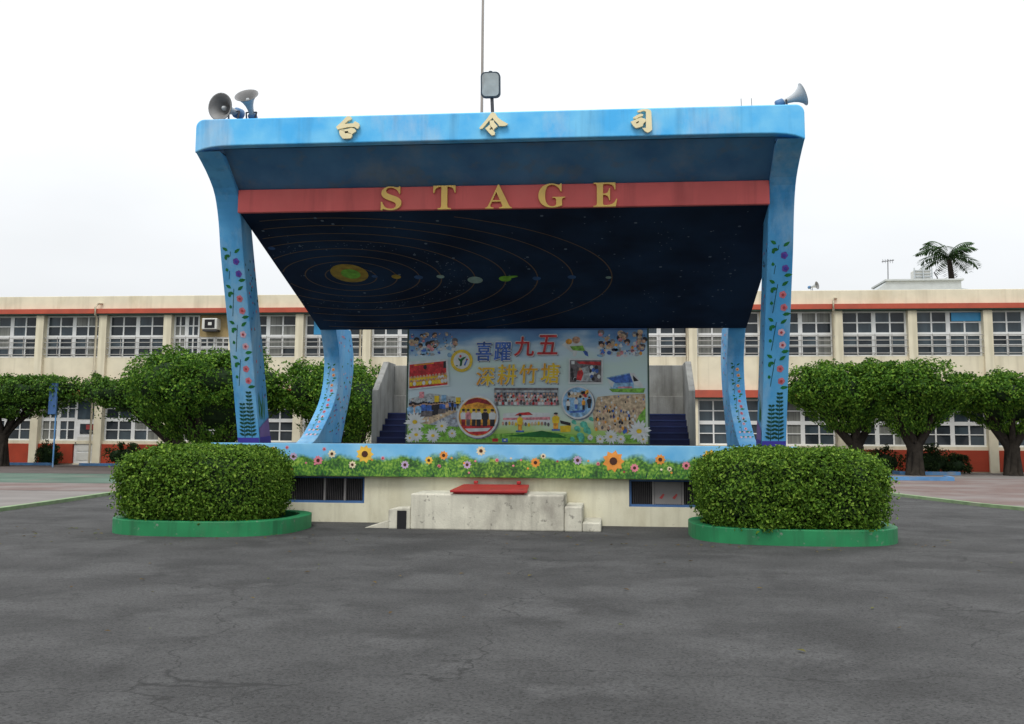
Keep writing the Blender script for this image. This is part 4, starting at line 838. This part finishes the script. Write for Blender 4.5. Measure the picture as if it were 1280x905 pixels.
# air-conditioner bay: half window, plywood sheet
a, b = pil[AC]+.19, pil[AC+1]-.19
window(a+.62, 4.97, 1.24, 1.985, 3, .2); railing((a+b)/2, 4.97, b-a+.2)
mb = MB(); mb.box(a+1.26, YB+.2, 5.92, b, YB+.26, 6.95, M['ply']); mb.build('plywood_panel', bl)
window(a+1.26+(b-a-1.26)/2, 4.97, b-a-1.26, .94, 5, .5)
acx, acy, acz = -18.42, YB-.02, 6.16
ac = thing('air_conditioner', (acx, acy, acz), 'white window air conditioner with a square dark grille set in plywood upstairs', 'air conditioner')
mb = MB(); mb.box(acx-.36, acy-.25, acz+.08, acx+.36, acy+.4, acz+.60, M['acwhite']); mb.build('casing', ac, bevel=.03)
mb = MB(); mb.box(acx-.22, acy-.262, acz+.14, acx+.26, acy-.251, acz+.54, M['black']); mb.box(acx-.05, acy-.275, acz+.27, acx+.12, acy-.263, acz+.41, M['acwhite']); mb.build('fan_grille', ac)
mb = MB(); mb.box(acx-.33, acy-.2, acz, acx+.33, acy+.3, acz+.078, M['bracket']); mb.build('bracket', ac)
# blue boards in a few upper lights
for xa, xb, z0, z1 in ((-13.6, -12.6, 6.02, 6.86), (14.7, 16.3, 6.50, 6.88)):
    mb = MB(); mb.box(xa, YB+.17, z0, xb, YB+.19, z1, M['bluepane']); mb.build('blue_board', bl)
# door in the left bay with a narrow window beside it
mb = MB(); dx0, dx1 = -24.84, -23.76
mb.box(dx0, YB+.1, .05, dx1, YB+.18, 3.09, M['white']); 
for z0, z1 in ((.2, .55), (.62, .95), (1.02, 1.30)): mb.box(dx0+.14, YB+.085, z0, dx1-.14, YB+.099, z1, M['acwhite'])
dr = mb.build('door', bl, bevel=.012)
mb = MB(); mb.box(dx0+.25, YB+.08, 1.42, dx1-.1, YB+.099, 1.88, M['glass']); mb.box(dx0+.55, YB+.073, 1.62, dx1-.12, YB+.079, 1.84, M['handred']); mb.box(dx0+.1, YB+.08, 2.1, dx1-.1, YB+.099, 2.95, M['glass2']); mb.build('window', dr)
mb = MB(); mb.tube([(dx0+.1, YB+.03, 1.0), (dx0+.1, YB+.09, 1.0)], .03, M['bracket'], 8); mb.build('handle', dr)
w2 = dx0-(pil[DOORBAY]+.19)-.02; window(pil[DOORBAY]+.19+w2/2, 1.10, w2, 2.0, 7, .4)
# drainpipes
for x in (-23.92, -11.32, 3.34, 9.62, -36.4, 22.1):
    mb = MB(); mb.tube([(x, YB-.18, .0), (x, YB-.18, 3.0), (x, YB-.42, 3.15), (x, YB-.42, 3.5), (x, YB-.18, 3.7), (x, YB-.18, 6.8), (x, YB-.36, 6.95), (x, YB-.36, 7.3), (x+.05, YB-.2, 7.48), (x+.2, YB-.08, 7.5)], .05, M['pipe'], 8)
    for z in (1.5, 4.3, 5.8): mb.box(x-.07, YB-.2, z, x+.07, YB-.1, z+.05, M['rail'])
    mb.build('drainpipe', bl)
# roof top things
hut = thing('rooftop_hut', (15, 50, 7.86), 'low pale stair hut with sloped left end on the school roof', 'hut')
mb = MB(); mb.extrude([(12.6, 7.86), (12.9, 8.62), (13.5, 9.12), (17.0, 9.12), (17.0, 8.75), (17.3, 8.7), (17.3, 7.86)], lambda u, v, q: (u, q, v), M['roofgrey'], 50, 52.5); mb.build('wall', hut, bevel=.02)
mb = MB(); mb.box(13.4, 49.9, 9.121, 17.1, 52.6, 9.2, M['roofgrey']); mb.build('roof_slab', hut)
an = thing('antenna', (13.87, 51.2, 9.2), 'thin television antenna mast standing on the pale rooftop hut', 'antenna')
mb = MB(); mb.tube([(13.87, 51.2, 9.2), (13.9, 51.2, 10.42)], .022, M['bracket'], 6); mb.build('mast', an)
mb = MB(); mb.tube([(13.6, 51.2, 10.3), (14.2, 51.2, 10.36)], .014, M['bracket'], 5)
for k in range(5): x = 13.65+.12*k; mb.tube([(x, 51.0-.01*k, 10.31+.012*k), (x, 51.4, 10.31+.012*k)], .01, M['bracket'], 4); mb.tube([(x, 51.2, 10.22), (x, 51.2, 10.42)], .01, M['bracket'], 4)
mb.build('crossbars', an)
wt = thing('water_tank', (15.5, 51.2, 9.2), 'pale slatted water tank frame on top of the rooftop hut', 'water tank')
mb = MB(); mb.box(15.08, 50.9, 9.2, 15.86, 51.6, 9.82, M['acwhite']); mb.build('tank', wt, bevel=.04)
mb = MB()
for z in (9.3, 9.45, 9.6, 9.75): mb.box(15.03, 50.85, z, 15.9, 50.895, z+.05, M['roofgrey'])
for x in (15.03, 15.45, 15.87): mb.box(x, 50.80, 9.2, x+.05, 50.849, 9.9, M['roofgrey'])
mb.build('frame', wt)
vp = thing('vent_pipe', (16.2, 51.2, 9.2), 'bent dark metal pipe beside the rooftop water tank', 'pipe')
mb = MB(); mb.tube([(16.3, 51.2, 9.2), (16.25, 51.2, 9.5), (16.12, 51.2, 9.72), (16.25, 51.2, 9.86), (16.5, 51.2, 9.8)], .03, M['bracket'], 8); mb.build('pipe', vp)

# ------------------------------------------------------------------ trees
def banyan(x, y, zb_, zt_, rx, ry, seed, label, nl=9000, leafm='leaf_tree', lean=0, p=2.6, trunk_r=.28, size=.17, nlobe=7, taper=.55):
    o = thing('clipped_tree', (x, y, 0), label, 'tree', 'clipped banyan trees in front of the school building')
    rg = random.Random(seed); zc = (zb_+zt_)/2; rz = (zt_-zb_)/2; cs = []; parts = []; nl = int(nl*2.1); size *= .70
    cs.append(core_mesh((x+lean, y, zc), (rx*.9, ry*.9, rz*.9), p, .60, seed, .1))
    parts.append(lobe((x+lean, y, zc), (rx*.93, ry*.93, rz*.93), p, nl//3, size, seed, .14, .6, clump=.10, ncl=120, depth=.25))
    for k in range(nlobe):
        t = 2*math.pi*(k+rg.uniform(-.3, .3))/nlobe; q = rg.uniform(.48, .72); lx, ly = x+lean+rx*q*math.cos(t), y+ry*q*math.sin(t)
        lz = zc+rz*rg.uniform(-.05, .48); lr = (rx*rg.uniform(.34, .5), ry*rg.uniform(.4, .52), rz*rg.uniform(.48, .68))
        parts.append(lobe((lx, ly, lz), lr, 2.2, int(nl*.8/nlobe), size, seed*13+k, .20, .6, clump=.15, ncl=44, depth=.34, sprout=.10)); cs.append(core_mesh((lx, ly, lz), lr, 2.2, .50, seed*13+k, .1))
    def tap(V):
        t = np.clip((V[:, 2]-zb_)/((zt_-zb_)*.62), 0, 1); f_ = taper+(1-taper)*(t*t*(3-2*t)); V = V.copy(); V[:, 0] = x+lean*f_+(V[:, 0]-x-lean)*f_; V[:, 1] = y+(V[:, 1]-y)*f_; return V
    cV, cF = merge_cores(cs)
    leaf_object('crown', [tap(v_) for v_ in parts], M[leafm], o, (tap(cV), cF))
    mb = MB(); h = zb_+rz*.35
    mb.tube([(x, y, 0), (x+.02, y, .15), (x+.04, y, h*.3), (x+lean*.15+.02, y, h*.52), (x+lean*.3, y, h*.66)], [trunk_r*1.5, trunk_r*1.15, trunk_r*.95, trunk_r*1.1, trunk_r*.8], M['bark'], 12)
    for a_, w_ in ((.25, .72), (2.9, .78), (1.4, .6)):   # main fork
        ex, ey = math.cos(a_), math.sin(a_); mb.tube([(x+.03, y, h*.36), (x+lean*.2+.16*ex, y+.1*ey, h*.6), (x+lean*.5+.45*rx*.6*ex, y+.3*ey, h*.95), (x+lean*.8+rx*.42*ex, y+.5*ey, zc)], [trunk_r*w_, trunk_r*w_*.92, trunk_r*w_*.75, trunk_r*.3], M['bark'], 9)
    for k in range(4):   # aerial-root ridges braided up the trunk
        t = k*1.57+.5; mb.tube([(x+trunk_r*1.3*math.cos(t), y+trunk_r*1.3*math.sin(t), 0), (x+trunk_r*.9*math.cos(t+.3), y+trunk_r*.9*math.sin(t+.3), h*.4), (x+lean*.25+trunk_r*.7*math.cos(t+.8), y+trunk_r*.7*math.sin(t+.8), h*.62)], [trunk_r*.45, trunk_r*.3, trunk_r*.3], M['bark'], 7)
    for k in range(7):
        t = 2*math.pi*k/7+rg.random(); e = rg.uniform(.45, .7); b0 = Vector((x+lean*.4, y, h*rg.uniform(.42, .62)))
        b1 = Vector((x+lean+rx*e*.5*math.cos(t), y+ry*e*.5*math.sin(t), zb_+rz*.45)); b2 = Vector((x+lean+rx*e*math.cos(t), y+ry*e*math.sin(t), zc+rz*.2))
        mb.tube([b0, b0.lerp(b1, .5)+Vector((0, 0, -.05)), b1, b2], [trunk_r*.62, trunk_r*.48, trunk_r*.36, trunk_r*.16], M['bark'], 8)
    mb.build('trunk', o); return o
banyan(9.75, 41.2, 1.5, 4.4, 2.45, 1.7, 101, 'clipped green tree with forked dark trunk, nearest the stage on its right', 11000, p=3.0, lean=-.35, trunk_r=.25, size=.19)
banyan(11.75, 40.6, 1.5, 4.55, 2.25, 1.6, 102, 'tallest clipped tree at right with a thick dark trunk in a blue kerb', 11000, p=2.9, lean=.15, trunk_r=.27, size=.19)
banyan(15.7, 41.4, 1.6, 4.05, 2.5, 1.5, 103, 'clipped tree at the right end, beyond the thick dark trunk', 8500, trunk_r=.26, size=.19)
banyan(20.2, 41.4, 1.85, 4.1, 2.1, 1.5, 104, 'outermost clipped tree along the right side of the school', 6000, trunk_r=.26, size=.2)
banyan(-15.0, 37.0, .8, 4.45, 3.15, 2.4, 105, 'largest dome clipped tree, left of the stage behind the blue column', 15000, lean=-.2, trunk_r=.42, size=.18, nlobe=11, taper=.62)
banyan(-10.3, 38.0, .75, 4.35, 2.75, 2.1, 106, 'wide clipped tree with dark underside showing between the left hand columns', 11000, trunk_r=.36, size=.18, nlobe=8)
banyan(-18.0, 40.9, 1.95, 3.8, 3.7, 1.4, 107, 'flat topped clipped tree partly behind the largest left tree', 8500, 'leaf_far', lean=-1.3, p=4.5, trunk_r=.2, size=.17, nlobe=13, taper=.85)
banyan(-25.9, 40.7, 2.05, 3.85, 3.9, 1.3, 108, 'flat topped clipped tree left of the white school door', 11500, 'leaf_far', p=3.8, trunk_r=.2, size=.17, nlobe=12, taper=.9)
banyan(-31.6, 40.9, 1.95, 3.8, 2.6, 1.3, 109, 'outermost flat topped clipped tree at the far left', 7000, 'leaf_far', p=3.6, trunk_r=.2, size=.18, nlobe=8)
def bush(x, y, rx, ry, h, seed, label, n=1800):
    o = thing('bush', (x, y, 0), label, 'bush', 'dark bushes along the red school wall')
    A_ = [lobe((x, y, h*.45), (rx, ry, h*.55), 2.2, n, .11, seed, .25, .55, clump=.15, ncl=40, depth=.4, low_cut=.02, sprout=.1)]
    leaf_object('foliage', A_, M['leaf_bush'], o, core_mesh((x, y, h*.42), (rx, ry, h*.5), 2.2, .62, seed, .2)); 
    mb = MB(); mb.tube([(x, y, 0), (x+.05, y, h*.5)], [.04, .015], M['bark'], 5); mb.build('stem', o)
for i, (x, y, rx, h, lab) in enumerate([(-21.9, 43.6, 1.15, 1.0, 'dark low bush right of the white door, against the red wall'), (-19.6, 43.6, 1.1, 1.05, 'dark bush under the flat topped tree beside the largest left tree'), (-25.5, 43.7, .6, .95, 'small dark bush left of the white door'), (-17.3, 43.6, 1.2, 1.1, 'dark bush hidden mostly behind the big rounded left tree'),
        (11.2, 43.4, 1.0, 1.0, 'dark bush behind the thick trunk at the right'), (13.1, 43.2, 1.0, 1.1, 'dark bush right of the thick trunk, by the blue kerb'), (14.2, 43.5, .6, .75, 'smallest dark bush at the right end of the row by the red wall')]):
    bush(x, y, rx, .55, h, 300+i, lab)
# palm beyond the roof
pm = thing('palm_tree', (24.7, 75, 0), 'feathery palm tree rising beyond the school roof at right', 'palm tree')
mb = MB(); mb.tube([(24.95, 75, 0), (24.9, 75, 7), (24.85, 75, 12.8), (24.72, 75, 14.6)], [.34, .26, .22, .16], M['bark'], 10); mb.build('trunk', pm)
rg = np.random.default_rng(9); VL = []
for k in range(17):
    az = 2*math.pi*k*.381966+rg.uniform(-.15, .15); el = rg.uniform(.1, 1.35); Lf = rg.uniform(2.0, 2.7); p = np.array([24.7, 75, 14.75]); dirh = np.array([math.cos(az), math.sin(az), 0]); e = el; pts = []
    for s in range(16):
        p = p+(dirh*math.cos(e)+np.array([0, 0, math.sin(e)]))*Lf/16; e -= .085+.03*rg.random(); pts.append(p.copy())
    for s, q in enumerate(pts):
        side = np.array([-dirh[1], dirh[0], 0]); ll = .72*math.sin(math.pi*(s+1.5)/18)+.12
        for g in (-1, 1):
            for j in range(2):
                tip = q+side*g*ll+dirh*ll*.45+np.array([0, 0, -ll*.42])+rg.normal(0, .04, 3); b = q+dirh*.05*j; w = dirh*.075
                VL.append(np.array([b-w, (b+tip)/2-w*.8, tip, (b+tip)/2+w*.8]))
    for s in range(15):
        a_, b_ = pts[s], pts[s+1]; VL.append(np.array([a_+[0, 0, .03], b_+[0, 0, .03], b_-[0, 0, .03], a_-[0, 0, .03]]))
leaf_object('crown', VL, M['leaf_palm'], pm)
# blue post at the left edge
bp = thing('blue_post', (-23.1, 40.0, 0), 'slim blue post with a narrow blue panel at the far left', 'post')
mb = MB(); mb.tube([(-23.1, 39.9, 0), (-23.1, 39.9, 3.5)], .035, M['kerbblue'], 8); mb.build('pole', bp)
mb = MB(); mb.box(-23.40, 39.80, 2.2, -23.05, 39.85, 3.5, M['bluef']); mb.build('panel', bp, bevel=.01)

# ------------------------------------------------------------------ light, sky, camera
w = bpy.data.worlds.new('World'); sc.world = w; w.use_nodes = True; nt = w.node_tree; N = nt.nodes; L = nt.links
bg = N['Background']; bg.inputs['Strength'].default_value = .1
sky = N.new('ShaderNodeTexSky'); sky.sky_type = 'NISHITA'; sky.sun_disc = False; sky.sun_elevation = R(58); sky.sun_rotation = R(195); sky.dust_density = 4; sky.air_density = 1.2
tc = N.new('ShaderNodeTexCoord'); sp = N.new('ShaderNodeSeparateXYZ'); L.new(tc.outputs['Generated'], sp.inputs['Vector'])
mr = N.new('ShaderNodeMapRange'); mr.inputs['From Min'].default_value = 0; mr.inputs['From Max'].default_value = 1; mr.inputs['To Min'].default_value = 7.2; mr.inputs['To Max'].default_value = 15.5; L.new(sp.outputs['Z'], mr.inputs['Value'])
nz = N.new('ShaderNodeTexNoise'); nz.inputs['Scale'].default_value = 1.8; nz.inputs['Detail'].default_value = 5; mpp = N.new('ShaderNodeMapping'); mpp.inputs['Scale'].default_value = (1, 1, 2.2); L.new(tc.outputs['Generated'], mpp.inputs['Vector']); L.new(mpp.outputs['Vector'], nz.inputs['Vector'])
m2 = N.new('ShaderNodeMapRange'); m2.inputs['From Min'].default_value = .3; m2.inputs['From Max'].default_value = .7; m2.inputs['To Min'].default_value = .90; m2.inputs['To Max'].default_value = 1.08; L.new(nz.outputs['Fac'], m2.inputs['Value'])
mu = N.new('ShaderNodeMath'); mu.operation = 'MULTIPLY'; L.new(mr.outputs['Result'], mu.inputs[0]); L.new(m2.outputs['Result'], mu.inputs[1])
cl = N.new('ShaderNodeVectorMath'); cl.operation = 'SCALE'; cl.inputs[0].default_value = (.975, 1.0, 1.025); L.new(mu.outputs[0], cl.inputs['Scale'])
mx = N.new('ShaderNodeMix'); mx.data_type = 'RGBA'; mx.inputs['Factor'].default_value = .94; L.new(sky.outputs['Color'], mx.inputs['A']); L.new(cl.outputs['Vector'], mx.inputs['B'])
L.new(mx.outputs['Result'], bg.inputs['Color'])
sl = bpy.data.lights.new('sun', 'SUN'); sl.energy = 1.5; sl.angle = R(18); sl.color = (1, .96, .9)
so = bpy.data.objects.new('sun', sl); COL.objects.link(so)
el, az = R(58), R(195)   # azimuth measured from +Y towards +X: light comes from behind the camera, slightly left
dirv = Vector((math.sin(az)*math.cos(el), math.cos(az)*math.cos(el), math.sin(el))); so.rotation_euler = (-dirv).to_track_quat('-Z', 'Y').to_euler()
so.location = (0, 0, 30)

cd = bpy.data.cameras.new('camera'); cam = bpy.data.objects.new('camera', cd); COL.objects.link(cam); sc.camera = cam
f, pitch, yaw, roll, cy = 1250, .1151, .09882, .0066, 405.8
fwd = Vector((-math.sin(yaw)*math.cos(pitch), math.cos(yaw)*math.cos(pitch), math.sin(pitch))); rt = Vector((math.cos(yaw), math.sin(yaw), 0)); up = rt.cross(fwd)
r2 = rt*math.cos(roll)+up*math.sin(roll); u2 = up*math.cos(roll)-rt*math.sin(roll)
m = Matrix((r2, u2, -fwd)).transposed().to_4x4(); m.translation = (0, 0, 1.25); cam.matrix_world = m
cd.sensor_fit = 'HORIZONTAL'; cd.sensor_width = 36; cd.lens = f/1280*36; cd.shift_y = -(452.5-cy)/1280; cd.clip_end = 3000; cd.clip_start = .05
vs_ = sc.view_settings; vs_.view_transform = 'Standard'; vs_.look = 'None'; vs_.gamma = 1; vs_.exposure = .18; vs_.use_curve_mapping = False
sc.render.engine = 'CYCLES'; sc.cycles.use_denoising = True; sc.cycles.max_bounces = 6
